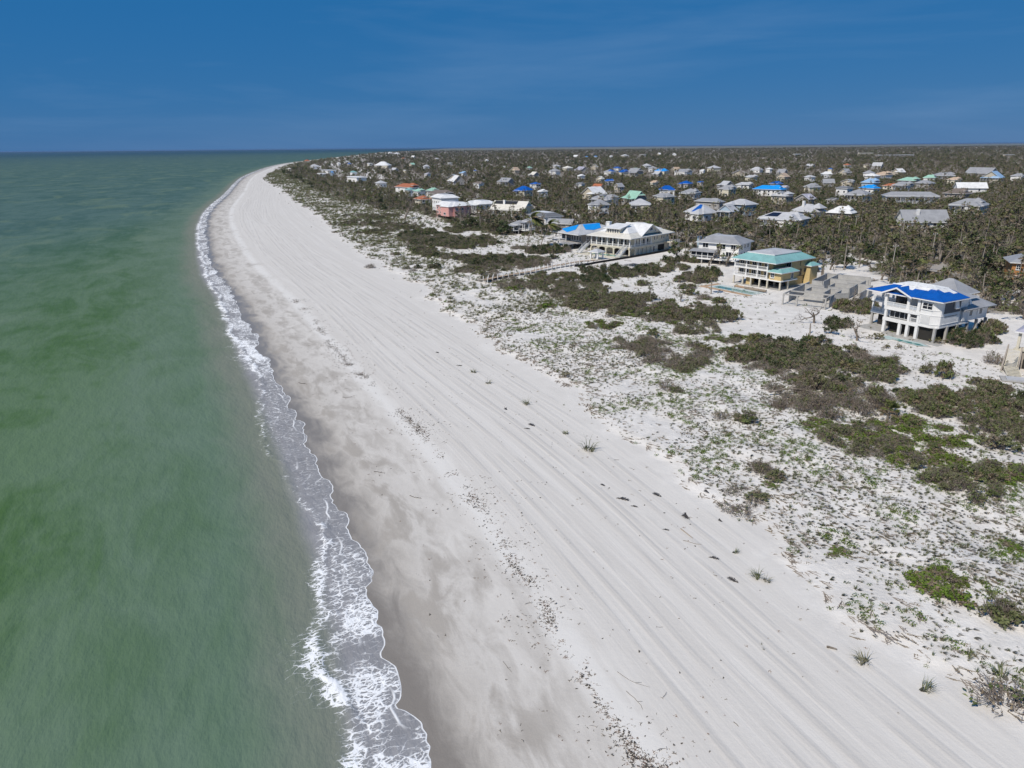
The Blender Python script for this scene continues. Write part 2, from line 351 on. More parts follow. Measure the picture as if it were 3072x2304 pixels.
# foam lace
wp = m.node('ShaderNodeVectorMath', operation='ADD')
wn3 = m.node('ShaderNodeVectorMath', operation='SCALE'); m.put(wn3.inputs[0], m.noise(sd, 0.9, 3, 0.6, 0, 1)); wn3.inputs['Scale'].default_value = 0.9
m.put(wp.inputs[0], sd); m.put(wp.inputs[1], wn3.outputs[0])
la = m.voro(m.scale(wp.outputs[0], (1.5, 0.75, 1), rot=(0, 0, 0.3)), 1.0, 'DISTANCE_TO_EDGE')
lb = m.voro(m.scale(wp.outputs[0], (3.6, 1.7, 1), (3, 5, 0), rot=(0, 0, -0.2)), 1.0, 'DISTANCE_TO_EDGE')
lc = m.noise(m.scale(wp.outputs[0], (2.2, 1.1, 1)), 1.0, 5, 0.7)
lace = m.math('MAXIMUM', m.step(la, 0.16, 0.0), m.mul(m.step(lb, 0.2, 0.0), 0.75))
lev = m.add(m.mul(fo, 1.25), m.add(m.mul(m.sub(lace, 0.5), 0.62), m.mul(m.sub(lc, 0.5), 1.1)))
fm = m.mul(m.step(lev, 0.30, 0.78), m.step(fo, 0.02, 0.12))
wv = m.add(0.10, m.mul(lc, 0.16))
def rim(e, w, k):
    n = m.node('ShaderNodeMapRange', interpolation_type='SMOOTHSTEP'); m.put(n.inputs['Value'], m.math('ABSOLUTE', e)); n.inputs['From Min'].default_value = 0.02
    m.put(n.inputs['From Max'], w); n.inputs['To Min'].default_value = k; n.inputs['To Max'].default_value = 0.0
    return n.outputs[0]
rim1 = m.mul(rim(e1, wv, 1.0), m.step(m.noise(m.vec(m.mul(s_, 0.25), 0.0), 1.0, 2), 0.3, 0.5, 0.25, 1.0))
rim2 = m.mul(rim(e2, wv, 0.85), m.mul(m.step(m.noise(m.vec(m.mul(s_, 0.2), 3.0), 1.0, 2), 0.45, 0.6), m.step(e1, 0.1, 0.5)))
rim3 = m.mul(rim(e3, m.mul(wv, 1.3), 0.7), m.mul(m.step(m.noise(m.vec(m.mul(s_, 0.2), 6.0), 1.0, 2), 0.5, 0.65), m.step(e1, 0.1, 0.5)))
rims = m.math('MAXIMUM', rim1, m.math('MAXIMUM', rim2, rim3))
fm = m.mul(m.math('MAXIMUM', fm, rims, clamp=True), surfz)
# a few small white crests further out
cr = m.mul(m.step(m.noise(m.scale(sd, (0.30, 0.10, 1), (3, 8, 0), rot=(0, 0, 0.25)), 1.0, 3, 0.5), 0.70, 0.76), m.mul(m.step(d_, -34, -12), 0.0))
fm = m.math('MAXIMUM', fm, m.mul(cr, m.step(d_, -6, -9)))
col = m.mix(fm, wat, (0.80, 0.81, 0.82))
ro = m.step(fm, 0, 0.6, 0.17, 0.8)
wb = m.add(m.mul(m.noise(m.scale(sd, (0.20, 0.5, 1), rot=(0, 0, 0.5)), 1.0, 4, 0.6), 1.0), m.add(m.mul(m.noise(m.scale(sd, (1.6, 2.6, 1)), 1.0, 3, 0.6), 0.16), m.mul(fm, 0.10)))
df = m.node('ShaderNodeBsdfDiffuse'); gl = m.node('ShaderNodeBsdfGlossy'); mx = m.node('ShaderNodeMixShader'); nb = m.bump(wb, 0.5, 0.6)
m.put(df.inputs['Color'], col); m.put(df.inputs['Normal'], nb); m.put(gl.inputs['Normal'], nb); m.put(gl.inputs['Roughness'], ro); gl.inputs['Color'].default_value = (0.9, 0.9, 0.9, 1)
m.put(mx.inputs[0], m.step(fm, 0, 0.5, 0.07, 0.02)); m.t.links.new(df.outputs[0], mx.inputs[1]); m.t.links.new(gl.outputs[0], mx.inputs[2]); m.t.links.new(mx.outputs[0], m.o.inputs['Surface']); mat_sea = m.m
sea = link('sea', mesh_np('sea', V, F, [mat_sea], smooth=True, attrs={
    'sd': np.vstack([np.stack([s1, d1, d1 * 0], 1), np.stack([ls, ld, ld * 0], 1)]),
    'surf': np.r_[sstep(-18, -11, d1), z2], 'e1': np.r_[frf - d1, z2 + 9], 'e2': np.r_[f2 - d1, z2 + 9], 'e3': np.r_[f3 - d1, z2 + 9], 'foam': np.r_[foam, z2]}))
sea['kind'] = 'structure'
# ------------------------------------------------------------------ building kit
def paint(name, c, rough=0.7, var=0.12, spec=0.3, streak=True):
    m = M(name); P = m.obj()
    n = m.noise(P, 0.8, 5, 0.65); f = m.step(n, 0.3, 0.75)
    if streak: f = m.math('MAXIMUM', f, m.step(m.noise(m.scale(P, (2.2, 2.2, 0.25)), 1.0, 4, 0.6), 0.5, 0.85))
    return m.surf(m.mix(f, c, tuple(x * (1 - var) for x in c)), rough, None, spec)
def roofing(name, c, rough=0.55, seam=0.45, var=0.22, spec=0.35):
    m = M(name); P = m.obj(); q = m.xyz(P)
    st = m.noise(P, 0.35, 6, 0.68, 0.4); f = m.step(st, 0.32, 0.72)
    f2 = m.step(m.noise(P, 3.0, 4, 0.7), 0.55, 0.8)
    col = m.mix(f, c, tuple(x * (1 - var) for x in c)); col = m.mix(m.mul(f2, 0.35), col, tuple(x * (1 - 1.6 * var) for x in c))
    w = m.add(m.math('PINGPONG', q[0], seam * 0.5), m.math('PINGPONG', q[1], seam * 0.5))
    return m.surf(col, rough, m.bump(m.step(w, 0.0, 0.12), 0.5, 0.04), spec)
def tarp_mat(name, c):
    m = M(name); P = m.obj()
    wr = m.noise(P, 0.9, 5, 0.6, 1.2); fold = m.noise(m.scale(P, (2.5, 0.4, 1)), 1.0, 3, 0.6)
    col = m.mix(m.step(wr, 0.35, 0.7), c, tuple(x * 0.78 for x in c))
    return m.surf(col, 0.42, m.bump(m.add(wr, m.mul(fold, 0.6)), 0.6, 0.12), 0.4)
def glassy(name, c=(0.012, 0.015, 0.02)):
    m = M(name); n = m.noise(m.obj(), 0.7, 3)
    return m.surf(m.mix(n, c, tuple(x * 2.4 + 0.004 for x in c)), 0.12, None, 0.45)
W_WHITE = paint('white_stucco', (0.78, 0.78, 0.77)); W_CREAM = paint('cream_stucco', (0.66, 0.62, 0.50)); W_TRIM = paint('white_trim', (0.80, 0.80, 0.79), 0.5, 0.06)
W_GREY = paint('grey_siding', (0.36, 0.35, 0.34)); W_DGREY = paint('charcoal_panel', (0.10, 0.105, 0.115)); W_YEL = paint('yellow_siding', (0.60, 0.46, 0.23)); W_PINK = paint('pink_stucco', (0.62, 0.33, 0.30))
W_BLUE = paint('pale_blue_siding', (0.36, 0.46, 0.55)); W_BRICK = paint('orange_siding', (0.42, 0.20, 0.075)); W_BEIGE = paint('beige_siding', (0.52, 0.47, 0.38)); W_TAUPE = paint('taupe_siding', (0.27, 0.245, 0.22))
W_BLOCK = paint('concrete_block', (0.46, 0.455, 0.44), 0.85, 0.25); W_CONC = paint('grey_concrete', (0.42, 0.41, 0.39), 0.85, 0.25); W_DECK = paint('weathered_timber', (0.33, 0.27, 0.21), 0.8, 0.3); W_PAVE = paint('tan_paving', (0.50, 0.34, 0.22), 0.8, 0.3)
W_DARK = paint('interior_shade_and_dark_boards', (0.035, 0.033, 0.03), 0.9, 0.3); W_STONE = paint('sand_stone', (0.60, 0.56, 0.46), 0.8, 0.12); W_BLACK = paint('black_silt_fabric', (0.022, 0.022, 0.022), 0.8, 0.3)  # W_DARK: painted shade of undercrofts and openings, also plain dark boards
GLASS = glassy('dark_window_glass'); SOLAR = glassy('solar_panel_glass', (0.006, 0.008, 0.018)); POOLW = glassy('pool_water', (0.05, 0.14, 0.13)); RAILGL = paint('grey_rail_panel', (0.52, 0.55, 0.58), 0.4, 0.1)
RF = {k: roofing('roof_' + k, c) for k, c in dict(grey=(0.33, 0.335, 0.35), lightgrey=(0.50, 0.505, 0.52), white=(0.76, 0.76, 0.755), cream=(0.70, 0.67, 0.60), darkgrey=(0.17, 0.175, 0.185), brown=(0.19, 0.155, 0.13),
      mint=(0.33, 0.56, 0.44), turq=(0.23, 0.45, 0.44), terracotta=(0.42, 0.15, 0.07), tan=(0.56, 0.42, 0.30), lavender=(0.44, 0.43, 0.50), skyblue=(0.30, 0.46, 0.66), black=(0.03, 0.03, 0.032)).items()}
TP = {'blue': tarp_mat('blue_tarpaulin', (0.005, 0.095, 0.42)), 'azure': tarp_mat('azure_tarpaulin', (0.012, 0.30, 0.80)), 'white': tarp_mat('white_roof_membrane', (0.80, 0.80, 0.79)), 'blue2': tarp_mat('faded_blue_tarpaulin', (0.05, 0.22, 0.58))}
RF.update(blue=TP['blue'], azure=TP['azure'])
class MB:
    def __init__(self): self.v = []; self.f = []; self.mi = []; self.mats = []
    def _m(self, mat):
        if mat not in self.mats: self.mats.append(mat)
        return self.mats.index(mat)
    def poly(self, pts, mat):
        n = len(self.v); self.v += [tuple(p) for p in pts]; self.f.append(tuple(range(n, n + len(pts)))); self.mi.append(self._m(mat)); return self
    def solid(self, bottom, top, mat, cap=True):
        n = len(self.v); k = len(bottom); self.v += [tuple(p) for p in bottom] + [tuple(p) for p in top]; i = self._m(mat)
        for j in range(k): self.f.append((n + j, n + (j + 1) % k, n + k + (j + 1) % k, n + k + j)); self.mi.append(i)
        if cap: self.f += [tuple(range(n + k - 1, n - 1, -1)), tuple(range(n + k, n + 2 * k))]; self.mi += [i, i]
        return self
    def box(self, a, b, mat):
        x0, y0, z0 = a; x1, y1, z1 = b
        r = lambda z: [(x0, y0, z), (x1, y0, z), (x1, y1, z), (x0, y1, z)]
        return self.solid(r(z0), r(z1), mat)
    def prism(self, pts, z0, z1, mat): return self.solid([(x, y, z0) for x, y in pts], [(x, y, z1) for x, y in pts], mat)
    def bar(self, p, q, w, mat, h=None):
        p, q = Vector(p), Vector(q); d = (q - p).normalized(); up = Vector((0, 0, 1)) if abs(d.z) < 0.95 else Vector((1, 0, 0))
        a = d.cross(up).normalized() * (w / 2); b = a.cross(d).normalized() * ((h or w) / 2)
        r = lambda c: [c - a - b, c + a - b, c + a + b, c - a + b]
        return self.solid(r(p), r(q), mat)
    def mesh(self, name):
        me = bpy.data.meshes.new(name); me.from_pydata(self.v, [], self.f)
        for m_ in self.mats: me.materials.append(m_)
        me.polygons.foreach_set('material_index', self.mi); me.update(); return me
    def obj(self, name, parent=None, label=None, loc=None, rot=None):
        o = link(name, self.mesh(name), parent, loc, rot)
        if label: o['label'] = label
        return o
_wm = {}
def win_mesh(w, h, cols, rows, trim, sill=True):
    k = (round(w, 2), round(h, 2), cols, rows, trim.name, sill)
    if k not in _wm:
        f = MB(); t = 0.11
        f.box((-w / 2, -0.09, 0), (-w / 2 + t, 0.02, h), trim); f.box((w / 2 - t, -0.09, 0), (w / 2, 0.02, h), trim)
        f.box((-w / 2 + t, -0.09, h - t), (w / 2 - t, 0.02, h), trim); f.box((-w / 2 + t, -0.09, 0), (w / 2 - t, 0.02, t), trim)
        for i in range(1, cols): x = -w / 2 + w * i / cols; f.box((x - 0.045, -0.08, t), (x + 0.045, 0.01, h - t), trim)
        for i in range(1, rows):
            for j in range(cols):
                x0 = -w / 2 + w * j / cols + (0.045 if j else t); x1 = -w / 2 + w * (j + 1) / cols - (0.045 if j < cols - 1 else t)
                f.box((x0, -0.075, h * i / rows - 0.035), (x1, 0.01, h * i / rows + 0.035), trim)
        if sill: f.box((-w / 2 - 0.08, -0.16, -0.1), (w / 2 + 0.08, 0.02, -0.004), trim)
        p = MB().box((-w / 2 + 0.05, -0.05, 0.05), (w / 2 - 0.05, 0.03, h - 0.05), GLASS)
        _wm[k] = (f.mesh('window_frame'), p.mesh('pane'))
    return _wm[k]
class House:
    def __init__(self, name, label, cat, x, y, yaw, z=None, group=None):
        self.x, self.y, self.yaw = x, y, yaw
        self.z = gz(x, y) if z is None else z
        self.root = tag(link(name, None, None, (x, y, self.z), (0, 0, R(yaw))), label, cat, group)
    def part(self, name, mb, parent=None, label=None): return mb.obj(name, parent or self.root, label)
    def world(self, u, v):
        c, s = math.cos(R(self.yaw)), math.sin(R(self.yaw)); return self.x + u * c - v * s, self.y + u * s + v * c
    def win(self, side, a, z, w, h, off=0.0, cols=2, rows=1, trim=None, name='window', sill=True):
        fm, pm = win_mesh(w, h, cols, rows, trim or W_TRIM, sill)
        loc = {'f': (a, off, z), 'b': (a, off, z), 'r': (off, a, z), 'l': (off, a, z)}[side]
        o = link(name, fm, self.root, loc, (0, 0, {'f': 0, 'b': math.pi, 'r': math.pi / 2, 'l': -math.pi / 2}[side]))
        link('pane', pm, o); return o
    def wall(self, u0, u1, v0, v1, z0, z1, mat, name='wall', parent=None, label=None):
        return self.part(name, MB().box((u0, v0, z0), (u1, v1, z1), mat), parent, label)
    def posts(self, pts, z0, z1, w, mat, name='column'):
        me = MB().box((-w / 2, -w / 2, 0), (w / 2, w / 2, z1 - z0), mat).mesh(name)
        for (u, v) in pts: link(name, me, self.root, (u, v, z0))
    def rail(self, p, q, z, h, mat, name='railing', bal=0.45, panel=None):
        b = MB(); p, q = Vector((*p, z)), Vector((*q, z)); L = (q - p).length; n = max(2, int(L / bal)); up = Vector((0, 0, h)); d = (q - p) / L
        b.bar(p + up, q + up, 0.12, mat); b.bar(p + up * 0.12, q + up * 0.12, 0.08, mat)
        for i in range(n + 1): c = p.lerp(q, i / n); b.bar(c, c + up * 0.94, 0.13 if i in (0, n) else 0.06, mat)
        if panel: b.bar(p + up * 0.52, q + up * 0.52, 0.03, panel, h * 0.62)
        return self.part(name, b)
    def hip(self, u0, u1, v0, v1, z, h, mat, name='roof', inset=None, flat=None, parent=None, th=0.22, fascia=None, label=None):
        b = MB(); W, D = u1 - u0, v1 - v0
        e = lambda dz: [(u0, v0, z + dz), (u1, v0, z + dz), (u1, v1, z + dz), (u0, v1, z + dz)]
        b.solid(e(-th), e(0), fascia or W_TRIM, cap=False); b.poly(e(-th)[::-1], fascia or W_TRIM)
        i = inset if inset is not None else min(W, D) / 2
        c = e(0)
        if i < min(W, D) / 2 - 0.05:
            t = [(u0 + i, v0 + i, z + h), (u1 - i, v0 + i, z + h), (u1 - i, v1 - i, z + h), (u0 + i, v1 - i, z + h)]
            for j in range(4): b.poly([c[j], c[(j + 1) % 4], t[(j + 1) % 4], t[j]], mat)
            b.poly(t, flat or mat)
        elif W >= D:
            a, d = (u0 + i, (v0 + v1) / 2, z + h), (u1 - i, (v0 + v1) / 2, z + h)
            b.poly([c[0], c[1], d, a], mat); b.poly([c[1], c[2], d], mat); b.poly([c[2], c[3], a, d], mat); b.poly([c[3], c[0], a], mat)
        else:
            a, d = ((u0 + u1) / 2, v0 + i, z + h), ((u0 + u1) / 2, v1 - i, z + h)
            b.poly([c[0], c[1], a], mat); b.poly([c[1], c[2], d, a], mat); b.poly([c[2], c[3], d], mat); b.poly([c[3], c[0], a, d], mat)
        return self.part(name, b, parent, label)
    def gable(self, u0, u1, v0, v1, z, h, mat, axis='u', name='roof', over=0.5, wall=None, th=0.2, parent=None, label=None):
        b = MB(); o = over
        if axis == 'u':
            m_ = (v0 + v1) / 2
            prof = [(v0 - o, z - o * h / (m_ - v0)), (m_, z + h), (v1 + o, z - o * h / (m_ - v0))]
            A = [(u0 - o, y, zz) for y, zz in prof]; B = [(u1 + o, y, zz) for y, zz in prof]
            tri = [[(u, v0, z), (u, v1, z), (u, m_, z + h - 0.03)] for u in (u0, u1)]
        else:
            m_ = (u0 + u1) / 2
            prof = [(u0 - o, z - o * h / (m_ - u0)), (m_, z + h), (u1 + o, z - o * h / (m_ - u0))]
            A = [(x, v0 - o, zz) for x, zz in prof]; B = [(x, v1 + o, zz) for x, zz in prof]
            tri = [[(u0, v, z), (u1, v, z), (m_, v, z + h - 0.03)] for v in (v0, v1)]
        dn = lambda p: (p[0], p[1], p[2] - th)
        b.poly([A[0], B[0], B[1], A[1]], mat); b.poly([A[1], B[1], B[2], A[2]], mat)
        b.poly([dn(A[0]), dn(A[1]), dn(B[1]), dn(B[0])], W_TRIM); b.poly([dn(A[1]), dn(A[2]), dn(B[2]), dn(B[1])], W_TRIM)
        for E in (A, B):
            b.poly([E[0], E[1], dn(E[1]), dn(E[0])], W_TRIM); b.poly([E[1], E[2], dn(E[2]), dn(E[1])], W_TRIM)
        b.poly([A[0], B[0], dn(B[0]), dn(A[0])], W_TRIM); b.poly([A[2], B[2], dn(B[2]), dn(A[2])], W_TRIM)
        r = self.part(name, b, parent, label)
        if wall:
            g = MB()
            for t in tri: self.part('gable_wall', MB().poly(t, wall))
        return r
    def slope_patch(self, quad, mat, name='tarpaulin', parent=None, lift=0.05, label=None):
        p = [Vector(x) for x in quad]; n = (p[1] - p[0]).cross(p[2] - p[0]).normalized()
        if n.z < 0: n = -n
        return self.part(name, MB().solid([x + n * 0.012 for x in p], [x + n * lift for x in p], mat), parent, label)
    def stairs(self, p, q, w, mat, n=10, name='stair', rail=True):
        b = MB(); p, q = Vector(p), Vector(q); h = Vector((q.x - p.x, q.y - p.y, 0)); st = h / n; side = Vector((-h.y, h.x, 0)).normalized() * (w / 2)
        for i in range(n):
            z = p.z + (q.z - p.z) * (i + 1) / n; a = p + st * i; a.z = 0; c = a + st
            r = lambda zz: [(a - side).to_tuple()[:2] + (zz,), (c - side).to_tuple()[:2] + (zz,), (c + side).to_tuple()[:2] + (zz,), (a + side).to_tuple()[:2] + (zz,)]
            b.solid(r(z - 0.06), r(z), mat)
        b.bar(p + side, q + side, 0.08, mat, 0.3); b.bar(p - side, q - side, 0.08, mat, 0.3)
        o = self.part(name, b)
        if rail:
            g = MB(); up = Vector((0, 0, 0.95))
            for sd_ in (side, -side):
                g.bar(p + sd_ + up, q + sd_ + up, 0.09, W_TRIM)
                for i in range(n + 1): c = p.lerp(q, i / n) + sd_; g.bar(c, c + up, 0.06, W_TRIM)
            self.part('stair_rail', g, o)
        return o
FOOT = []                                        # house footprints, so that trees keep clear
def foot(x, y, r, eave_z=7.0, halfw=None): FOOT.append((x, y, r, eave_z, halfw or r))
# ------------------------------------------------------------------ the beach-front row, near to far
# (1) three-storey white house with the blue tarpaulin roof
h = House('beach_house', 'white three-storey stilt house with bright blue tarpaulin roof and white membrane top', 'house', 84.6, 157.1, -61, 1.4)
foot(94, 160, 15, 8)
F1, F2, EV = 3.2, 6.05, 9.05
h.part('slab', MB().box((-6.5, -0.9, -0.35), (13, 12.4, 0.03), W_CONC))
for u in (0, 3.7, 5.5, 7.6): h.posts([(u, 0)], 0.03, F1, 0.62, W_WHITE)
h.posts([(11.7, -0.3), (11.75, 3.9), (11.75, 7.6), (7.6, 3.8), (3.7, 3.8), (0, 3.8), (3.7, 7.6), (7.6, 7.6), (-6.3, 4.6), (-6.3, 8.2), (0, 8.0), (8.2, 4.4)], 0.03, F1, 0.5, W_CONC)
h.part('undercroft_shade_panel', MB().box((0.3, 1.6, 0.03), (7.4, 1.8, F1 - 0.31), W_DARK).box((7.41, 0.5, 0.03), (7.6, 1.8, F1 - 0.31), W_DARK).box((7.61, 0.5, 0.03), (10.6, 0.7, F1 - 0.31), W_DARK).box((10.61, 0.5, 0.03), (10.8, 9.0, F1 - 0.31), W_DARK).box((-5.4, 5.6, 0.03), (0.29, 5.8, F1 - 0.31), W_DARK))  # dark panels added; the shade beneath the house is their colour
# first floor
h.part('floor_beam', MB().box((-0.4, -0.35, F1 - 0.45), (7.9, 0.35, F1 + 0.25), W_WHITE).box((-6.6, 4.2, F1 - 0.4), (-0.41, 4.6, F1 + 0.2), W_WHITE))
h.part('floor', MB().box((-0.3, 0.36, F1 - 0.3), (11.6, 12, F1), W_WHITE).box((-6.6, 4.61, F1 - 0.3), (-0.31, 9.0, F1), W_WHITE))
h.wall(-0.2, 11.2, 3.0, 11.5, F1, EV, W_WHITE)
h.part('veranda_ceiling', MB().box((-0.4, -0.35, F2 - 0.75), (7.9, 3.0, F2), W_WHITE))
for u in (0, 5.5, 7.6): h.posts([(u, 0)], F1 + 0.25, F2 - 0.75, 0.5, W_WHITE, 'pillar')
h.win('f', 2.75, F1 + 0.3, 4.7, 2.0, 0.9, 4, 1, name='sliding_door', sill=False)
h.win('f', 6.5, F1 + 0.5, 1.5, 1.8, 2.99, 1, 1, W_DGREY)
h.rail((5.9, -0.05), (7.4, -0.05), F1 + 0.25, 1.0, W_TRIM, bal=0.22)
# second floor veranda, arched gable
for u in (-0.4, 4.9, 7.3): h.posts([(u, 0.1)], F2, EV - 0.4, 0.6, W_WHITE, 'pillar')
h.rail((-0.1, -0.1), (4.6, -0.1), F2, 0.95, W_TRIM, 'balcony_rail', 1.2, RAILGL); h.rail((5.2, -0.1), (7.0, -0.1), F2, 0.95, W_TRIM, 'balcony_rail', 1.2, RAILGL)
h.win('f', 1.6, F2 + 0.1, 3.2, 2.3, 2.99, 3, 1, W_DGREY, 'balcony_door', False)
a = MB(); uc, r0 = 2.25, 2.35
for i in range(10):
    t0, t1 = math.pi * i / 10, math.pi * (i + 1) / 10
    x0, x1, z0, z1 = uc + r0 * math.cos(t0), uc + r0 * math.cos(t1), EV - 0.75 + 0.85 * math.sin(t0), EV - 0.75 + 0.85 * math.sin(t1)
    a.solid([(x0, -0.2, z0), (x1, -0.2, z1), (x1, -0.05, z1), (x0, -0.05, z0)], [(x0, -0.2, z0 + 0.35), (x1, -0.2, z1 + 0.35), (x1, -0.05, z1 + 0.35), (x0, -0.05, z0 + 0.35)], W_TRIM)
h.part('arch', a)
# left porch wing
for v in (4.4, 8.2): h.posts([(-6.3, v), (-3.4, v)], F1 + 0.2, F2 - 0.4, 0.34, W_WHITE, 'porch_post')
h.part('porch_deck', MB().box((-6.6, 3.9, F2 - 0.4), (-0.21, 9.0, F2), W_WHITE))
h.rail((-6.3, 4.3), (-3.6, 4.3), F1, 1.0, W_TRIM, 'porch_rail', 0.9, RAILGL); h.rail((-3.2, 4.3), (-0.5, 4.3), F1, 1.0, W_TRIM, 'porch_rail', 0.9, RAILGL)
h.rail((-6.3, 4.2), (-0.6, 4.2), F2, 0.9, W_TRIM, 'balcony_rail', 1.2, RAILGL)
h.posts([(-4.3, 4.6), (-4.3, 8.6)], F2, EV - 0.2, 0.4, W_WHITE, 'porch_post')
# right bay
bay = [(7.9, -0.25), (10.4, -0.25), (11.8, 0.9), (11.8, 7.6), (7.9, 7.6)]
h.part('bay', MB().prism(bay, F1 - 0.15, EV - 0.02, W_WHITE))
band = MB()
for z0 in (F1 + 0.55, F1 + 2.45, F2 + 0.75): band.prism([(7.85, -0.33), (10.45, -0.33), (11.88, 0.85), (11.88, 7.6), (7.85, 7.6)], z0, z0 + 0.1, W_TRIM)
h.part('string_course', band)
sh = MB()
for i in range(9): sh.box((8.2, -0.36, F1 + 0.78 + i * 0.18), (10.2, -0.27, F1 + 0.9 + i * 0.18), W_TRIM)
h.part('storm_shutter', sh)
h.win('f', 9.3, F2 + 0.85, 2.3, 1.5, -0.27, 2, 2)
h.part('wall_panel', MB().box((11.81, 1.7, F2 + 0.1), (11.9, 7.4, EV - 0.3), W_DGREY), label='charcoal wall panel with its siding torn off')
h.part('awning_shutter', MB().solid([(11.92, 5.0, F2 + 1.0), (12.35, 5.0, F2 + 0.9), (12.35, 6.3, F2 + 0.9), (11.92, 6.3, F2 + 1.0)], [(11.92, 5.0, F2 + 2.5), (12.0, 5.0, F2 + 2.5), (12.0, 6.3, F2 + 2.5), (11.92, 6.3, F2 + 2.5)], W_TRIM))
v_ = MB()
for i in range(4): v_.box((11.81, 2.2 + i * 1.2, F1 + 2.15), (11.86, 3.2 + i * 1.2, F1 + 2.3), W_TAUPE)
h.part('vent_slot', v_)
# rear wing with the low roof
h.wall(3.0, 11.0, 11.5, 20, F1, 6.2, W_WHITE, 'rear_wing'); h.posts([(11.2, 12.5), (11.2, 16), (11.2, 19.6), (6, 16), (6, 19.6)], 0.03, F1, 0.5, W_CONC)
h.wall(10.2, 11.6, 9.4, 11.48, F1 + 0.4, 6.0, W_WHITE, 'rear_wing')
for v in (13.4, 17.2):
    h.win('r', v, F1 + 1.0, 1.1, 1.7, 11.03)
    for k in (-0.9, 0.9): h.part('shutter', MB().box((11.01, v + k - 0.3, F1 + 0.95), (11.12, v + k + 0.3, F1 + 2.75), W_TRIM))
h.wall(3.5, 10.6, 9.0, 13.2, F2, EV - 0.15, W_WHITE, 'upper_wing')
for v in (9.8, 11.2, 12.4):
    h.part('louvre_awning', MB().solid([(10.62, v - 0.4, F2 + 1.0), (11.3, v - 0.4, F2 + 0.95), (11.3, v + 0.4, F2 + 0.95), (10.62, v + 0.4, F2 + 1.0)], [(10.62, v - 0.4, F2 + 2.5), (10.7, v - 0.4, F2 + 2.5), (10.7, v + 0.4, F2 + 2.5), (10.62, v + 0.4, F2 + 2.5)], W_TRIM))
lo = MB(); lo.poly([(12.4, 8.6, 6.15), (12.4, 21, 6.15), (8.0, 18.5, 7.9), (8.0, 12.0, 7.9)], RF['grey']); lo.poly([(12.4, 21, 6.15), (2.0, 21, 6.15), (6, 18.5, 7.9), (8.0, 18.5, 7.9)], RF['grey']); lo.poly([(8, 12, 7.9), (8, 18.5, 7.9), (6, 18.5, 7.9), (6, 12, 7.9)], RF['grey'])
lo.poly([(2.0, 21, 6.15), (2.0, 12, 6.15), (6, 12, 7.9), (6, 18.5, 7.9)], RF['grey']); lo.poly([(12.4, 8.6, 6.15), (8, 12, 7.9), (6, 12, 7.9), (2, 12, 6.15)], RF['grey']); lo.poly([(12.4, 8.6, 6.0), (12.4, 21, 6.0), (2, 21, 6.0), (2, 9, 6.0)], W_TRIM)
h.part('lower_roof', lo)
r = h.hip(-5.0, 12.8, -0.9, 12.2, EV, 1.45, RF['grey'], inset=4.4, flat=TP['white'])
h.hip(1.5, 10.5, 8.5, 16.5, EV + 0.2, 2.7, RF['grey'], 'rear_roof')
u0, u1, v0, v1, i_, zt = -5.0, 12.8, -0.9, 12.2, 4.4, EV + 1.45
h.slope_patch([(u0, v0, EV), (u1, v0, EV), (u1 - i_, v0 + i_, zt), (u0 + i_, v0 + i_, zt)], TP['blue'], parent=r, lift=0.09)
h.slope_patch([(u1, v0, EV), (u1, v0 + 9.6, EV), (u1 - i_, v0 + 8.6, zt), (u1 - i_, v0 + i_, zt)], TP['blue'], parent=r, lift=0.092)
h.slope_patch([(u0, v1, EV), (u0, v0, EV), (u0 + i_, v0 + i_, zt), (u0 + i_, v1 - i_, zt)], TP['blue'], parent=r, lift=0.088)
for (a0, a1, s0, s1) in ((1.0, 4.2, 0.62, 1.0), (4.3, 7.2, 0.78, 1.0), (-1.5, 0.9, 0.9, 1.0)):
    P_ = lambda u, t: (u, v0 + i_ * t, EV + 1.45 * t)
    h.slope_patch([P_(a0, s0), P_(a1, s0), P_(a1, s1), P_(a0, s1)], TP['white'], 'roof_membrane', r, 0.14)
for (a0, a1, s0) in ((4.2, 6.0, 0.7), (6.1, 7.6, 0.5)):
    P_ = lambda v, t: (u1 - i_ * t, v, EV + 1.45 * t)
    h.slope_patch([P_(a0, s0), P_(a1, s0), P_(a1, 1.0), P_(a0, 1.0)], TP['white'], 'roof_membrane', r, 0.142)
h.hip(u0 + i_ - 0.1, u1 - i_ + 0.1, v0 + i_ - 0.1, v1 - i_ + 0.1, zt + 0.2, 0.5, TP['white'], 'roof_cap', th=0.3, fascia=TP['white'])
g = MB(); ap = EV + 1.55; gu0, gu1, gc = -1.3, 6.0, 2.25
for a_, b_ in (((gu0, EV - 0.1), (gc, ap)), ((gc, ap), (gu1, EV - 0.1))):
    g.poly([(a_[0], -1.15, a_[1]), (b_[0], -1.15, b_[1]), (b_[0], 3.6, b_[1]), (a_[0], 1.2, a_[1])] if a_[0] == gu0 else [(a_[0], -1.15, a_[1]), (b_[0], -1.15, b_[1]), (b_[0], 1.2, b_[1]), (a_[0], 3.6, a_[1])], TP['blue'])
    g.solid([(a_[0], -1.22, a_[1] - 0.3), (b_[0], -1.22, b_[1] - 0.3), (b_[0], -1.1, b_[1] - 0.3), (a_[0], -1.1, a_[1] - 0.3)], [(a_[0], -1.22, a_[1] + 0.04), (b_[0], -1.22, b_[1] + 0.04), (b_[0], -1.1, b_[1] + 0.04), (a_[0], -1.1, a_[1] + 0.04)], W_TRIM)
h.part('gable_roof', g)
h.part('gable_wall', MB().poly([(gu0 + 0.4, 0.0, EV - 0.2), (gu1 - 0.4, 0.0, EV - 0.2), (gc, 0.0, ap - 0.25)], W_GREY))
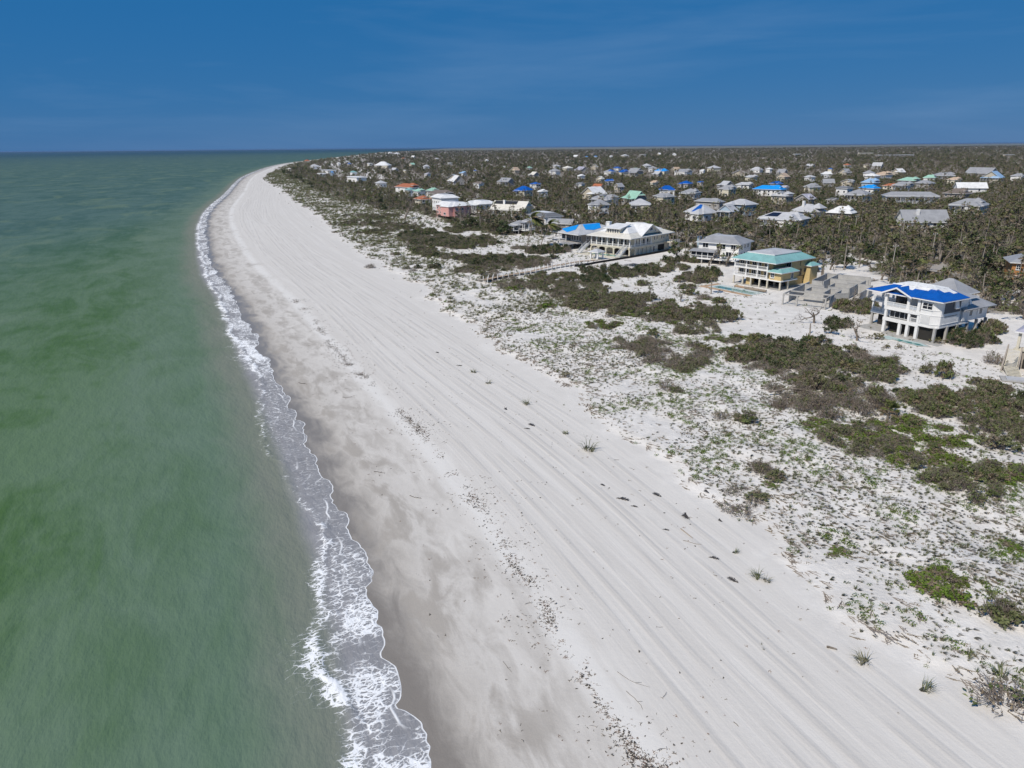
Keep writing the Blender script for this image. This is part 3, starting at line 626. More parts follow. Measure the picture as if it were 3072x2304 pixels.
# pool in front of it
t = House('swimming_pool', 'small drained pool half filled with sand before the blue-roofed house', 'pool', *gp(2700, 1020, 1.5), -61, 1.42)
pl = [(-4.2, -1.0), (-1.6, -1.9), (-1.2, -0.9), (4.8, -1.3), (6.4, 0.2), (4.0, 1.4), (-1.5, 1.0), (-3.6, 1.3)]
t.part('pool_rim', MB().prism([(x * 1.07, y * 1.2) for x, y in pl], -0.2, 0.10, W_CONC)); t.part('pool_basin', MB().prism([(x * 0.98, y * 0.98) for x, y in pl], 0.0, 0.105, paint('pool_plaster', (0.42, 0.52, 0.51)))); t.part('water', MB().prism([(x * 0.6 + 1.7, y * 0.5 - 0.35) for x, y in pl], 0.05, 0.112, POOLW))
t.part('terrace', MB().prism([(-6, 1.9), (7, 1.9), (7, 4.4), (-6, 4.4)], -0.2, 0.05, W_CONC))
# (2) roofless shell
t = House('house_shell', 'roofless grey concrete block shell of a house with bare partition walls', 'ruin', 72.6, 187.0, -38.5, 1.35)
foot(88, 202, 21, 3)
def wl_(u0, v0, u1, v1, z0=0.0, z1=3.0, w=0.25):
    b = MB(); p, q_ = Vector((u0, v0, 0)), Vector((u1, v1, 0)); d = (q_ - p).normalized(); n = Vector((-d.y, d.x, 0)) * w / 2
    r_ = lambda z: [(*(p - n).to_tuple()[:2], z), (*(q_ - n).to_tuple()[:2], z), (*(q_ + n).to_tuple()[:2], z), (*(p + n).to_tuple()[:2], z)]
    b.solid(r_(z0), r_(z1 - 0.2), W_BLOCK); t.part('wall', b)
    c = MB(); n2 = n * 1.15; r_ = lambda z: [(*(p - n2).to_tuple()[:2], z), (*(q_ - n2).to_tuple()[:2], z), (*(q_ + n2).to_tuple()[:2], z), (*(p + n2).to_tuple()[:2], z)]
    c.solid(r_(z1 - 0.2), r_(z1), W_CONC); t.part('bond_beam', c)
t.part('slab', MB().prism([(-0.4, -0.4), (11.2, -0.4), (11.2, 8), (16.6, 12), (16.6, 26), (13, 40), (-0.4, 40)], -0.3, 0.06, paint('sandy_slab', (0.60, 0.57, 0.52), 0.9, 0.35)))
for a_ in ((0, 5.5, 0, 22), (0, 25, 0, 39.5), (0, 39.5, 12.5, 39.5), (3.2, 24.5, 3.2, 39.3), (0.2, 24.5, 3, 24.5), (10.8, 8, 10.8, 14), (10.8, 8, 13.5, 10.5), (3.0, 8.0, 8.0, 8.0), (3.0, 8.2, 3.0, 14), (8.0, 8.2, 8.0, 14), (3.2, 14, 10.6, 14), (0.2, 17.5, 5.5, 17.5),
           (6.5, 17.5, 12, 17.5), (6.5, 17.7, 6.5, 24), (12, 17.7, 12, 26), (6.7, 24.2, 11.8, 24.2), (16, 12, 16, 19.5), (16, 21.5, 16, 26), (9.0, 27, 15.8, 26), (3.4, 31, 12.2, 31), (12.4, 27, 12.6, 33), (10.9, 3.6, 10.9, 7.0)): wl_(*a_)
bm = lambda p, q_, w=0.28: t.part('beam', MB().bar(p, q_, w, W_CONC, 0.34))
for p, q_ in (((0, 0, 2.9), (10.8, 0, 2.9)), ((0, 0, 2.9), (0, 5.4, 2.9)), ((10.8, 0, 2.9), (10.8, 3.5, 2.9)), ((0, 5.5, 2.9), (10.6, 5.5, 2.9))): bm(p, q_)
t.posts([(0, 0), (3.6, 0.0), (10.8, 0), (0, 5.2), (12.6, 36), (12.6, 39)], 0.06, 2.75, 0.34, W_CONC, 'post')
# (3) yellow house with turquoise roof
h = House('beach_house', 'yellow house with turquoise metal roof and white balconies beside a small pool', 'house', 69.1, 219.3, -54.4, 1.4)
foot(82, 220, 14, 8)
F1, F2, EV = 2.45, 5.1, 7.75
h.part('slab', MB().box((-0.5, -0.5, -0.3), (16.8, 18.5, 0.03), W_CONC))
h.posts([(0, 0), (3.3, 0), (6.2, 0), (9.3, 0), (12, 0), (16.2, 0.2), (16.2, 4), (6.2, 5), (11, 5), (3, 5)], 0.03, F1, 0.4, W_STONE)
for (a0, a1, b0, b1) in ((3.6, 5.2, 1.2, 3), (12.5, 13.6, 8.3, 18.0)): h.wall(a0, a1, b0, b1, 0.03, F1, W_YEL, 'ground_wall')
h.wall(0.5, 12, 6, 6.3, 0.03, F1, W_DARK, 'back_wall_shade')  # wall painted near black to stand for shade under the floor
h.part('floor', MB().box((-0.3, -0.2, F1), (12.2, 18, F1 + 0.3), W_TRIM).box((12.21, -0.2, F1), (16.6, 8, F1 + 0.3), W_TRIM))
h.part('balcony', MB().box((-0.3, -0.2, F2 - 0.1), (12.2, 1.9, F2 + 0.22), W_TRIM))
h.wall(0, 12.1, 1.9, 18, F1 + 0.3, EV, W_YEL); h.wall(12.1, 14.0, 8.2, 18, F1 + 0.3, EV, W_YEL, 'side_wall')
h.posts([(0, 0), (4.2, 0), (8.2, 0), (11.6, 0)], F1 + 0.3, EV - 0.1, 0.26, W_TRIM, 'balcony_post')
for z in (F1 + 0.3, F2 + 0.22):
    for a0, a1 in ((0.2, 4.0), (4.4, 8.0), (8.4, 11.4)): h.rail((a0, -0.05), (a1, -0.05), z, 0.9, W_TRIM, 'balcony_rail', 0.3)
for z in (F1 + 0.35, F2 + 0.25):
    for u in (1.3, 3.1, 5.6, 7.4, 10.0): h.win('f', u, z, 1.5, 2.0, 1.87, 2, 1, name='balcony_door', sill=False)
h.wall(12.3, 16.3, 0.2, 8, F1 + 0.3, F2 - 0.1, W_YEL, 'front_room'); h.win('f', 13.4, F1 + 0.9, 1.3, 1.4, 0.17, 2, 2); h.win('r', 5.5, F1 + 0.6, 1.2, 1.7, 16.33)
h.hip(11.9, 17.0, -0.7, 8.19, F2 + 0.05, 0.9, RF['turq'], 'front_room_roof', inset=1.7, flat=RF['lightgrey'])
h.win('f', 13.2, F2 + 0.6, 1.6, 2.0, 8.17, 2, 1)
for v, w_, hh, zz in ((10, 1.3, 1.1, F1 + 1.0), (13.2, 1.0, 2.0, F1 + 0.4), (15.6, 1.2, 1.1, F1 + 1.2)): h.win('r', v, zz, w_, hh, 14.03, 1, 1, W_TAUPE)
for i in range(4): h.part('vent', MB().box((14.0, 12.6, F2 + 0.7 + i * 0.42), (14.05, 13.0, F2 + 0.95 + i * 0.42), W_DARK))
h.hip(-0.9, 15.0, -1.0, 19, EV, 1.9, RF['turq'], inset=3.6, flat=RF['lightgrey']); h.hip(2.4, 12.0, 2.2, 15.8, EV + 1.95, 0.7, RF['lightgrey'], 'roof_top')
h.hip(13.2, 16.4, 15, 20, F2 + 0.6, 0.9, RF['turq'], 'side_roof'); h.wall(13.9, 15.8, 15.6, 19.5, 0.03, F2 + 0.4, W_YEL, 'annexe')
t = House('swimming_pool', 'rectangular pool with brick-red paving in front of the yellow house', 'pool', *gp(2200, 868, 1.5), -57, 1.43)
t.part('paving', MB().box((-9.6, -4.3, -0.2), (9.0, -2.6, 0.06), W_PAVE).box((-9.6, -2.59, -0.2), (-7.6, 3.4, 0.06), W_PAVE)); t.part('pool_rim', MB().box((-7.5, -2.5, -0.2), (8.6, 3.0, 0.09), paint('pool_coping', (0.52, 0.58, 0.56)))); t.part('water', MB().box((-6.0, -1.9, 0), (7.6, 0.9, 0.1), POOLW)); t.part('debris', MB().bar((1, 3.6, 0.4), (8, 4.6, 0.3), 0.7, W_DECK, 0.5).bar((4, 2.8, 0.5), (9, 3.4, 0.7), 0.5, W_DECK, 0.35).bar((-3, 4.3, 0.25), (2, 4.4, 0.3), 0.8, W_PAVE, 0.3))
# (4) white house with grey hip roof behind it
h = House('beach_house', 'white two-storey house with grey hip roof and screened porch, left of the yellow house', 'house', 70.5, 261.5, -38, 1.5)
foot(82, 264, 12, 6)
h.posts([(-3, -3.6), (1, -3.6), (4.5, -3.6), (0, 4), (6, 4)], 0, 1.7, 0.35, W_CONC); h.part('floor', MB().box((-3.4, -4, 1.5), (13.5, 12, 1.85), W_TRIM))
h.wall(-2, 13, -0.2, 11.5, 1.85, 7.2, W_WHITE)
h.posts([(-3.2, -3.8), (-1.2, -3.8), (1.0, -3.8), (3.2, -3.8), (5.4, -3.8), (5.4, -0.4)], 1.85, 4.1, 0.16, W_TRIM, 'porch_post'); h.rail((-3.2, -3.8), (5.4, -3.8), 1.85, 0.9, W_TRIM, 'porch_rail', 0.5)
h.part('porch_screen', MB().box((-3.1, -3.7, 2.8), (5.3, -3.66, 4.0), GLASS)); h.part('porch_roof', MB().solid([(-3.9, -4.4, 4.1), (6.2, -4.4, 4.1), (6.2, -0.21, 4.6), (-3.9, -0.21, 4.6)], [(-3.9, -4.4, 4.25), (6.2, -4.4, 4.25), (6.2, -0.21, 4.8), (-3.9, -0.21, 4.8)], RF['grey']))
h.win('f', 0.6, 5.2, 2.2, 1.7, -0.23, 2, 1); h.win('f', 6.5, 5.0, 3.4, 2.0, -0.23, 3, 1); h.win('f', 11.0, 5.2, 1.8, 1.7, -0.23); h.win('f', 9.5, 2.4, 2.2, 1.9, -0.23, 2, 1)
for v in (2.5, 5.5, 8.5): h.win('r', v, 5.2, 1.2, 1.4, 13.03); h.win('r', v, 2.4, 1.2, 1.6, 13.03)
h.hip(-2.9, 13.9, -1.1, 12.4, 7.2, 2.1, RF['grey'], inset=4.5, flat=RF['lightgrey']); h.hip(-2.2, 5, 4, 12, 8.3, 1.4, RF['grey'], 'upper_roof'); h.wall(-4.2, -3.0, 3, 4.2, 0, 8.6, W_BLUE, 'chimney')
# (5) big cream mansion
h = House('mansion', 'large cream mansion with white flared roof, columned veranda and arched ground floor', 'house', 32.4, 289.1, -44.2, 1.45)
foot(55, 292, 20, 7)
W, D, F1, EV = 18.7, 28.0, 3.35, 6.9
h.part('terrace', MB().box((-2.5, -7.5, -0.3), (20.5, 0, 0.05), W_STONE)); h.wall(1.2, W, 3.2, D, 0, F1, W_STONE, 'ground_wall'); h.wall(1.6, W - 0.3, 2.6, D, F1, EV, W_CREAM, 'upper_wall')
h.part('veranda_floor', MB().box((-0.3, -0.3, F1 - 0.5), (W + 0.3, 2.59, F1), W_STONE).box((W - 0.29, 2.6, F1 - 0.5), (W + 0.5, 15, F1), W_STONE))
ar = MB()
def arch_run(b, fixed, a0, a1, n, z0, z1, side):
    for k in range(n):
        c0, c1 = a0 + (a1 - a0) * k / n, a0 + (a1 - a0) * (k + 1) / n; mid, rad = (c0 + c1) / 2, (c1 - c0) / 2
        for j in range(8):
            t0, t1 = -1 + 2 * j / 8, -1 + 2 * (j + 1) / 8
            p0, p1 = mid + t0 * rad, mid + t1 * rad; q0, q1 = z0 + (z1 - z0) * math.sqrt(1 - t0 * t0), z0 + (z1 - z0) * math.sqrt(1 - t1 * t1)
            if side == 'f': b.solid([(p0, fixed, q0), (p1, fixed, q1), (p1, fixed + 0.3, q1), (p0, fixed + 0.3, q0)], [(p0, fixed, z1 + 0.12), (p1, fixed, z1 + 0.12), (p1, fixed + 0.3, z1 + 0.12), (p0, fixed + 0.3, z1 + 0.12)], W_STONE)
            else: b.solid([(fixed, p0, q0), (fixed, p1, q1), (fixed - 0.3, p1, q1), (fixed - 0.3, p0, q0)], [(fixed, p0, z1 + 0.12), (fixed, p1, z1 + 0.12), (fixed - 0.3, p1, z1 + 0.12), (fixed - 0.3, p0, z1 + 0.12)], W_STONE)
arch_run(ar, -0.2, 0, W, 5, 1.9, 2.7, 'f'); arch_run(ar, W + 0.3, 0.4, 14.6, 5, 1.9, 2.7, 'r'); h.part('arcade', ar)
h.posts([(W * k / 5, 0.0) for k in range(6)] + [(W + 0.1, 0.4 + 14.2 * k / 5) for k in range(1, 6)], 0, 2.2, 0.55, W_STONE, 'arcade_column')
for k in range(8): h.posts([(0.1 + (W - 0.2) * k / 7, -0.05)], F1, EV - 0.05, 0.36, W_TRIM, 'veranda_column')
h.posts([(W + 0.2, 3.0 + 3.7 * k) for k in range(4)], F1, EV - 0.05, 0.34, W_TRIM, 'veranda_column')
h.rail((0.2, -0.15), (W - 0.1, -0.15), F1, 0.85, W_TRIM, 'balustrade', 0.35); h.rail((W + 0.35, 0.2), (W + 0.35, 14.8), F1, 0.85, W_TRIM, 'balustrade', 0.35)
for k in range(9): h.win('f', 2.6 + k * 1.75, F1 + 0.1, 1.1, 2.5, 2.57, 1, 2, name='french_door', sill=False)
for k in range(4): h.win('r', 4.2 + k * 2.7, F1 + 0.1, 1.3, 2.4, W - 0.27, 1, 2, name='french_door', sill=False)
for v in (17.2, 19.0, 22.4, 24.0, 26.4): h.win('r', v, F1 + 1.3, 0.8, 1.5, W - 0.27, 1, 1)
h.win('r', 16.6, 0.1, 1.2, 2.3, W + 0.03, 1, 1, name='side_door', sill=False); h.part('garage_opening', MB().box((W - 0.1, 19.6, 0.2), (W + 0.04, 24.2, 2.6), W_DARK))
for k in (1.7, 9.4, 14.5): h.part('loggia_opening', MB().box((k, 3.16, 0.05), (k + 2.6, 3.24, 2.3), W_DARK))
h.posts([(W + 4.6, 24.2), (W + 4.6, 27.4)], 0, 3.2, 0.6, W_STONE, 'carport_column'); h.part('carport_deck', MB().box((W + 0.4, 23.8, 3.2), (W + 5, 28, 3.6), W_STONE)); h.rail((W + 4.8, 24), (W + 4.8, 27.8), 3.6, 0.9, W_TRIM, 'balustrade', 0.4)
# flared roof: shallow skirt, then steeper upper hip
r = h.hip(-1.5, W + 1.6, -1.6, D + 1.4, EV, 1.6, RF['cream'], inset=4.2, flat=RF['cream']); h.hip(2.2, W - 2.1, 2.1, D - 2.3, EV + 1.5, 2.5, RF['white'], 'upper_roof', inset=5.4, flat=RF['cream'], th=0.3, fascia=RF['white'])
h.wall(6.2, 12.6, 1.6, 7.4, EV + 0.9, EV + 3.1, W_CREAM, 'dormer')
for k in range(5): h.win('f', 7.1 + k * 1.15, EV + 1.25, 0.75, 1.5, 1.57, 1, 1, sill=False)
h.part('dormer_roof', MB().solid([(5.2, 0.6, EV + 2.9), (13.6, 0.6, EV + 2.9), (12.8, 8.4, EV + 4.1), (6.0, 8.4, EV + 4.1)], [(5.2, 0.6, EV + 3.15), (13.6, 0.6, EV + 3.15), (12.8, 8.4, EV + 4.4), (6.0, 8.4, EV + 4.4)], RF['white']))
g = h.gable(8.0, W + 0.6, 7.0, 19.5, EV + 0.9, 3.5, RF['white'], 'u', 'gable_roof', 0.7, W_CREAM)
h.win('r', 13.2, EV + 1.9, 1.9, 1.2, W + 0.63, 3, 1); h.win('r', 10.2, EV + 1.3, 0.6, 0.8, W + 0.63, 1, 1); h.win('r', 16.2, EV + 1.3, 0.6, 0.8, W + 0.63, 1, 1)
h.wall(2.6, 4.1, 6.2, 7.6, EV, EV + 4.6, W_WHITE, 'chimney'); h.part('chimney_cap', MB().box((2.45, 6.05, EV + 4.61), (4.25, 7.75, EV + 4.9), W_TRIM))
h.stairs((-1.6, -6.2, 0.05), (-1.3, -0.35, F1), 1.7, W_TRIM, 14); h.stairs((17.4, -6.2, 0.05), (17.0, -0.35, F1), 1.9, W_TRIM, 14)
t = House('gazebo', 'small white gazebo with pale grey hip roof beside the mansion pool', 'gazebo', *gp(1790, 777, 1.5), -44.2, 1.5)
t.part('floor', MB().box((-2, -2, -0.2), (2, 2, 0.12), W_STONE)); t.posts([(-1.6, -1.6), (1.6, -1.6), (1.6, 1.6), (-1.6, 1.6)], 0.12, 2.7, 0.5, W_TRIM, 'pillar'); t.hip(-2.4, 2.4, -2.4, 2.4, 2.9, 1.1, RF['lightgrey'])
t = House('swimming_pool', 'pale green pool beneath the mansion veranda', 'pool', *gp(1818, 765, 1.5), -44.2, 1.52)
t.part('pool_rim', MB().box((-7, -1.8, -0.2), (8, 2.2, 0.06), W_STONE)); t.part('water', MB().box((-6.4, -1.3, 0), (7.4, 1.7, 0.07), glassy('pale_pool_water', (0.12, 0.24, 0.2))))
t = House('swimming_pool', 'dark sunken pool behind the silt fence, right of the boardwalk', 'pool', *gp(1920, 800, 1.5), -50, 1.5)
t.part('pool_rim', MB().box((-6, -3.4, -0.1), (6, 3.4, 0.28), W_CONC)); t.part('water', MB().box((-5.4, -2.8, 0), (5.4, 2.8, 0.285), GLASS))
# (6) grey house with azure tarpaulin
h = House('beach_house', 'grey stilt house with torn azure tarpaulin on its hip roof, left of the mansion', 'house', 20.2, 313.0, -56, 1.5)
foot(34, 314, 16, 6)
W, D, F1, EV = 17.0, 23.0, 2.4, 5.9
h.posts([(u, v) for u in (0.4, 5.4, 10.5, 16.4) for v in (0.3, 7, 14, 21)], 0, F1, 0.35, W_TRIM); h.part('floor', MB().box((-0.4, -2.6, F1 - 0.3), (W, D, F1), W_GREY)); h.wall(0.2, 9.5, 2.4, D, F1, EV, W_TAUPE); h.wall(9.5, W - 0.2, 0, D, F1, EV, W_TAUPE, 'side_wall')
h.posts([(0.2, -2.4), (4.6, -2.4), (9.2, -2.4)], F1, EV - 0.1, 0.2, W_TRIM, 'porch_post'); h.rail((0.2, -2.4), (9.2, -2.4), F1, 0.95, W_TRIM, 'porch_rail', 0.8)
for u in (1.6, 4.2, 7.2): h.win('f', u, F1 + 0.2, 1.8, 2.1, 2.37)
for u in (10.6, 12.3, 14.0, 15.7): h.win('f', u, F1 + 0.5, 1.2, 2.2, -0.03, 1, 1)
for v in (3, 8, 13, 18): h.win('r', v, F1 + 1.0, 1.2, 1.4, W - 0.17)
h.part('lean_to_roof', MB().solid([(8.5, -6.2, 1.9), (16, -6.2, 1.9), (16, -0.2, 2.25), (8.5, -0.2, 2.25)], [(8.5, -6.2, 2.05), (16, -6.2, 2.05), (16, -0.2, 2.39), (8.5, -0.2, 2.39)], RF['grey'])); h.posts([(8.8, -6), (12.2, -6), (15.7, -6)], 0, 1.9, 0.22, W_TRIM, 'lean_to_post')
r = h.hip(-1.0, W + 1, -3.2, D + 1, EV, 3.0, RF['lightgrey']); c = (W / 2, 6.3, EV + 3.0)
Pt = lambda u, k: (-1 + (u + 1) * (1 - k) + (W / 2 + 1) * k, -3.2 + 9.0 * k, EV + 3.0 * k)
h.slope_patch([(3.0, 0.0, EV + 1.07), (9.5, -2.2, EV + 0.33), (11.4, 0.9, EV + 1.37), (8.0, 5.4, EV + 2.87)], TP['azure'], parent=r)
q_ = lambda v, k: (W + 1 - 9.0 * k, v, EV + 3.0 * k)
h.slope_patch([q_(4.2, 0.45), q_(8, 0.35), q_(13, 0.5), q_(16, 0.98), q_(6.5, 0.98)], TP['azure'], parent=r)
q_ = lambda v, k: (-1 + 9.0 * k, v, EV + 3.0 * k)
h.slope_patch([q_(16, 0.25), q_(4, 0.5), q_(6.5, 0.99), q_(16, 0.99)], TP['azure'], parent=r)
h.slope_patch([(1.5, -1.4, EV + 0.6), (3.4, -1.8, EV + 0.47), (4.6, 0.1, EV + 1.1), (2.6, 0.2, EV + 1.13)], RF['terracotta'], 'bare_sheathing', r); h.wall(14, 15, 15, 16.2, EV + 0.5, EV + 3.6, W_GREY, 'chimney')
# right edge: arched house with winding stair, and orange house
h = House('arched_house', 'taupe house with dark arched openings and a long sand-coloured outdoor stair', 'house', 95.8, 128.6, -46, 1.4)
foot(104, 134, 9, 8)
W_ST = paint('taupe_stucco', (0.34, 0.30, 0.26), 0.85, 0.2)
h.wall(0.0, 13, 0.0, 11, 0, 3.4, W_ST, 'ground_wall'); h.wall(0.3, 13, 2.2, 11, 3.65, 7.1, W_ST, 'upper_wall'); h.part('terrace', MB().box((-1.2, -0.3, 3.4), (13, 2.2, 3.65), W_STONE))
for (u0, zb, v, nm, wd, hh_) in ((0.7, 0.1, -0.04, 'arch_opening', 2.2, 2.6), (4.2, 0.1, -0.04, 'arch_opening', 2.2, 2.6), (0.8, 3.7, 2.16, 'arch_opening', 3.0, 2.9), (5.0, 3.7, 2.16, 'arch_opening', 3.0, 2.9)):
    pts = [(u0 + wd / 2 - wd / 2 * math.cos(math.pi * j / 10), zb + hh_ * 0.6 + hh_ * 0.4 * math.sin(math.pi * j / 10)) for j in range(11)]; pts = [(u0, zb)] + pts + [(u0 + wd, zb)]
    b = MB(); b.solid([(x, v, z) for x, z in pts], [(x, v + 0.06, z) for x, z in pts], W_DARK); h.part(nm, b)
h.posts([(-0.6, 0.0), (4.4, 0.0), (8.6, 0.0)], 3.65, 7.0, 0.45, W_STONE, 'terrace_column')
h.hip(-1.4, 15, -0.9, 12, 7.1, 2.8, RF['lavender'])
h.stairs((0.9, -6.2, 0.0), (-0.5, -3.2, 0.9), 2.2, W_STONE, 7, rail=False); h.stairs((-0.5, -3.2, 0.9), (-0.9, -0.35, 3.5), 1.9, W_STONE, 13, rail=False)
h.part('stair_wall', MB().solid([(-1.75, -4.2, 0), (-1.5, -4.2, 0), (-1.95, 0.0, 0), (-2.2, 0.0, 0)], [(-1.75, -4.2, 1.1), (-1.5, -4.2, 1.1), (-1.95, 0.0, 4.3), (-2.2, 0.0, 4.3)], W_ST)); h.part('stair_wall', MB().solid([(0.55, -3.0, 0), (0.8, -3.0, 0), (0.3, -0.31, 0), (0.05, -0.31, 0)], [(0.55, -3.0, 1.6), (0.8, -3.0, 1.6), (0.3, -0.31, 4.2), (0.05, -0.31, 4.2)], W_ST))
t = House('sand_slab', 'flat grey concrete slab lying on sand below the winding stair', 'slab', *gp(3045, 1140, 1.5), -25, gz(*gp(3045, 1140, 1.5)) + 0.1)
t.part('panel', MB().box((-2.2, -1.6, 0), (2.2, 1.6, 0.16), W_CONC)); t.part('panel', MB().box((-1.4, -1.1, 0.165), (2.5, 1.2, 0.3), RF['lightgrey']))
ox, oy = gp(3050, 860, 1.5)
h = House('orange_house', 'orange-walled house with grey roof at the right picture edge', 'house', ox - 0.5, oy + 3, -25, 1.5); foot(ox + 8, oy + 4, 9, 8)
h.wall(0, 14, 0, 10, 0, 6.8, W_BRICK); h.win('f', 1.6, 4.6, 1.2, 1.5, -0.03, 2, 2); h.win('f', 4.6, 4.6, 1.2, 1.5, -0.03, 2, 2); h.win('f', 1.6, 1.4, 1.2, 1.5, -0.03, 2, 2); h.hip(-0.9, 15, -0.9, 11, 6.8, 2.8, RF['grey'])
# ------------------------------------------------------------------ the other houses of the settlement
def villa(px, py, wpx, roof, label, wall='white', floors=1, kind='hip', turn=0, tarp=None, porch=False, chimney=False, dormer=False, wing=0, ez=6.6, aspect=0.75, rk=1.0, detail=None, name='house', stilts=True):
    """px, py: photo pixel at the middle of the front eave; wpx: apparent roof width"""
    x, y = gp(px, py, ez + 1.4); dist = math.hypot(x, y); mpp = math.sqrt(x * x + y * y + 40 * 40) / math.sqrt(FPX ** 2 + (px - 1536) ** 2 * 0 + 1)
    f_ = y * math.cos(PITCH) + 35 * math.sin(PITCH); mpp = f_ / FPX
    span = wpx * mpp
    yaw = -58 + turn if abs(turn) < 80 else -58 + turn
    # seen width of a W x D box turned by yaw
    c, s = abs(math.cos(R(yaw))), abs(math.sin(R(yaw)))
    W = span / (c + aspect * s); D = W * aspect
    over = min(0.9, 0.07 * W)
    hh = House(name, label, 'house', 0, 0, yaw, 1.4)
    # put the nearest eave corner line under the pixel: centre the box behind the point
    ca, sa = math.cos(R(yaw)), math.sin(R(yaw)); dep = (W * s + D * c) * 0.45
    cx, cy = x + dep * x / dist * 0.9, y + dep * y / dist * 0.9
    hh.x, hh.y = cx - (W / 2 * ca - D / 2 * sa), cy - (W / 2 * sa + D / 2 * ca)
    hh.root.location = (hh.x, hh.y, 1.4)
    foot(cx, cy, 0.5 * math.hypot(W, D), ez, span / 2)
    wm = {'white': W_WHITE, 'cream': W_CREAM, 'grey': W_GREY, 'pink': W_PINK, 'blue': W_BLUE, 'beige': W_BEIGE, 'yellow': W_YEL, 'taupe': W_TAUPE, 'orange': W_BRICK}[wall]
    u0, u1, v0, v1 = over, W - over, over, D - over
    fl = 1.9 if stilts else 0.2; EV = ez
    hh.wall(u0, u1, v0, v1, fl, EV, wm)
    if dist < 900:
        if stilts:
            me = MB().box((u0 + 0.6, v0 + 0.6, 0), (u1 - 0.6, v1 - 0.6, fl - 0.002), W_DARK); hh.part('undercroft_shade', me)  # near-black box painted as the shade between the stilts
            hh.posts([(u, v) for u in (u0 + 0.2, (u0 + u1) / 2, u1 - 0.2) for v in (v0 + 0.2, v1 - 0.2)], 0, fl, 0.35, wm)
        n = max(2, int(W / 3.6)); hw = min(1.5, (EV - fl) * 0.5)
        nx, ny = -(cx), -(cy)
        lv = [fl + (EV - fl) * 0.3] if EV - fl < 5.2 else [fl + 0.7, fl + (EV - fl) * 0.55]
        for sd_, (ox, oy), L0, L1, off in (('f', (sa, -ca), u0, u1, v0 - 0.03), ('r', (ca, sa), v0, v1, u1 + 0.03), ('b', (-sa, ca), u0, u1, v1 + 0.03), ('l', (-ca, -sa), v0, v1, u0 - 0.03)):
            if ox * nx + oy * ny > 0.12 * dist:
                k = max(2, int((L1 - L0) / 3.4)) if dist < 650 else 2
                for j in range(k):
                    for z in lv: hh.win(sd_, L0 + (L1 - L0) * (j + 0.5) / k, z, 1.5, hw, off, 2 if dist < 500 else 1)
    RH = min(W, D) * 0.24 * rk
    rm = RF[roof]
    if kind == 'hip': r = hh.hip(0, W, 0, D, EV, RH, rm)
    elif kind == 'flat': r = hh.hip(0, W, 0, D, EV, 0.5, rm, inset=1.0)
    elif kind == 'mansard': r = hh.hip(0, W, 0, D, EV, RH * 0.6, rm, inset=min(W, D) * 0.28, flat=RF['lightgrey'])
    else: r = hh.gable(u0, u1, v0, v1, EV, RH * 1.35, rm, 'u' if kind == 'gable' else 'v', wall=wm, over=over)
    if wing:
        ww, wd = W * 0.45, D * 0.5 + abs(wing)
        a0 = W * 0.5 if wing > 0 else W * 0.06
        hh.wall(a0 + 0.5, a0 + ww - 0.5, -abs(wing) + 0.5, v0 - 0.002, fl, EV - 0.3, wm, 'wing_wall'); hh.hip(a0, a0 + ww, -abs(wing), wd, EV - 0.25, ww * 0.24 * rk, rm, 'wing_roof')
        hh.win('f', a0 + ww / 2, lv[0] if dist < 900 else fl + 1, min(2.4, ww * 0.5), 1.5, -abs(wing) + 0.47, 2)
    if dist < 1100 and kind in ('hip', 'gable', 'gablev') and not tarp and (int(px) % 3):
        q2 = 0.30 + 0.06 * (int(px) % 4); hh.hip(W * (0.62 - 0.1 * (int(px) % 2)), W * (0.62 - 0.1 * (int(px) % 2)) + W * q2, D * 0.30, D * 0.30 + D * q2 * 1.2, EV + RH * 0.55, RH * 0.62, rm, 'upper_roof')
    if tarp:
        i = min(W, D) / 2; T = TP[tarp[0]]
        sl = lambda t0, t1, k0, k1: [(W * t0 * (1) if False else i * k0 + (W - 2 * i * k0) * t0, D * 0 + i * k0, EV + RH * k0), (i * k0 + (W - 2 * i * k0) * t1, i * k0, EV + RH * k0), (i * k1 + (W - 2 * i * k1) * t1, i * k1, EV + RH * k1), (i * k1 + (W - 2 * i * k1) * t0, i * k1, EV + RH * k1)]
        if kind == 'hip' and W >= D:
            hh.slope_patch(sl(tarp[1], tarp[2], 0.12, 0.97), T, parent=r)
            if tarp[2] > 0.9:
                sr = lambda t0, t1, k0, k1: [(W - i * k0, i * k0 + (D - 2 * i * k0) * t0, EV + RH * k0), (W - i * k0, i * k0 + (D - 2 * i * k0) * t1, EV + RH * k0), (W - i * k1, i * k1 + (D - 2 * i * k1) * t1 + 0.01, EV + RH * k1), (W - i * k1, i * k1 + (D - 2 * i * k1) * t0, EV + RH * k1)]
                hh.slope_patch(sr(0.05, 0.8, 0.1, 0.85), T, parent=r)
    if porch:
        hh.part('porch_floor', MB().box((u0, -2.0, fl - 0.2), (u1, v0 - 0.004, fl + 0.05), W_TRIM)); k = max(3, int(W / 3))
        hh.posts([(u0 + 0.2 + (u1 - u0 - 0.4) * j / k, -1.8) for j in range(k + 1)], fl + 0.05, EV - 0.6, 0.22, W_TRIM, 'porch_post'); hh.rail((u0, -1.85), (u1, -1.85), fl + 0.05, 0.9, W_TRIM, 'porch_rail', 0.6)
        hh.part('porch_roof', MB().solid([(u0 - 0.3, -2.4, EV - 0.75), (u1 + 0.3, -2.4, EV - 0.75), (u1 + 0.3, v0 - 0.01, EV - 0.3), (u0 - 0.3, v0 - 0.01, EV - 0.3)], [(u0 - 0.3, -2.4, EV - 0.6), (u1 + 0.3, -2.4, EV - 0.6), (u1 + 0.3, v0 - 0.01, EV - 0.16), (u0 - 0.3, v0 - 0.01, EV - 0.16)], rm))
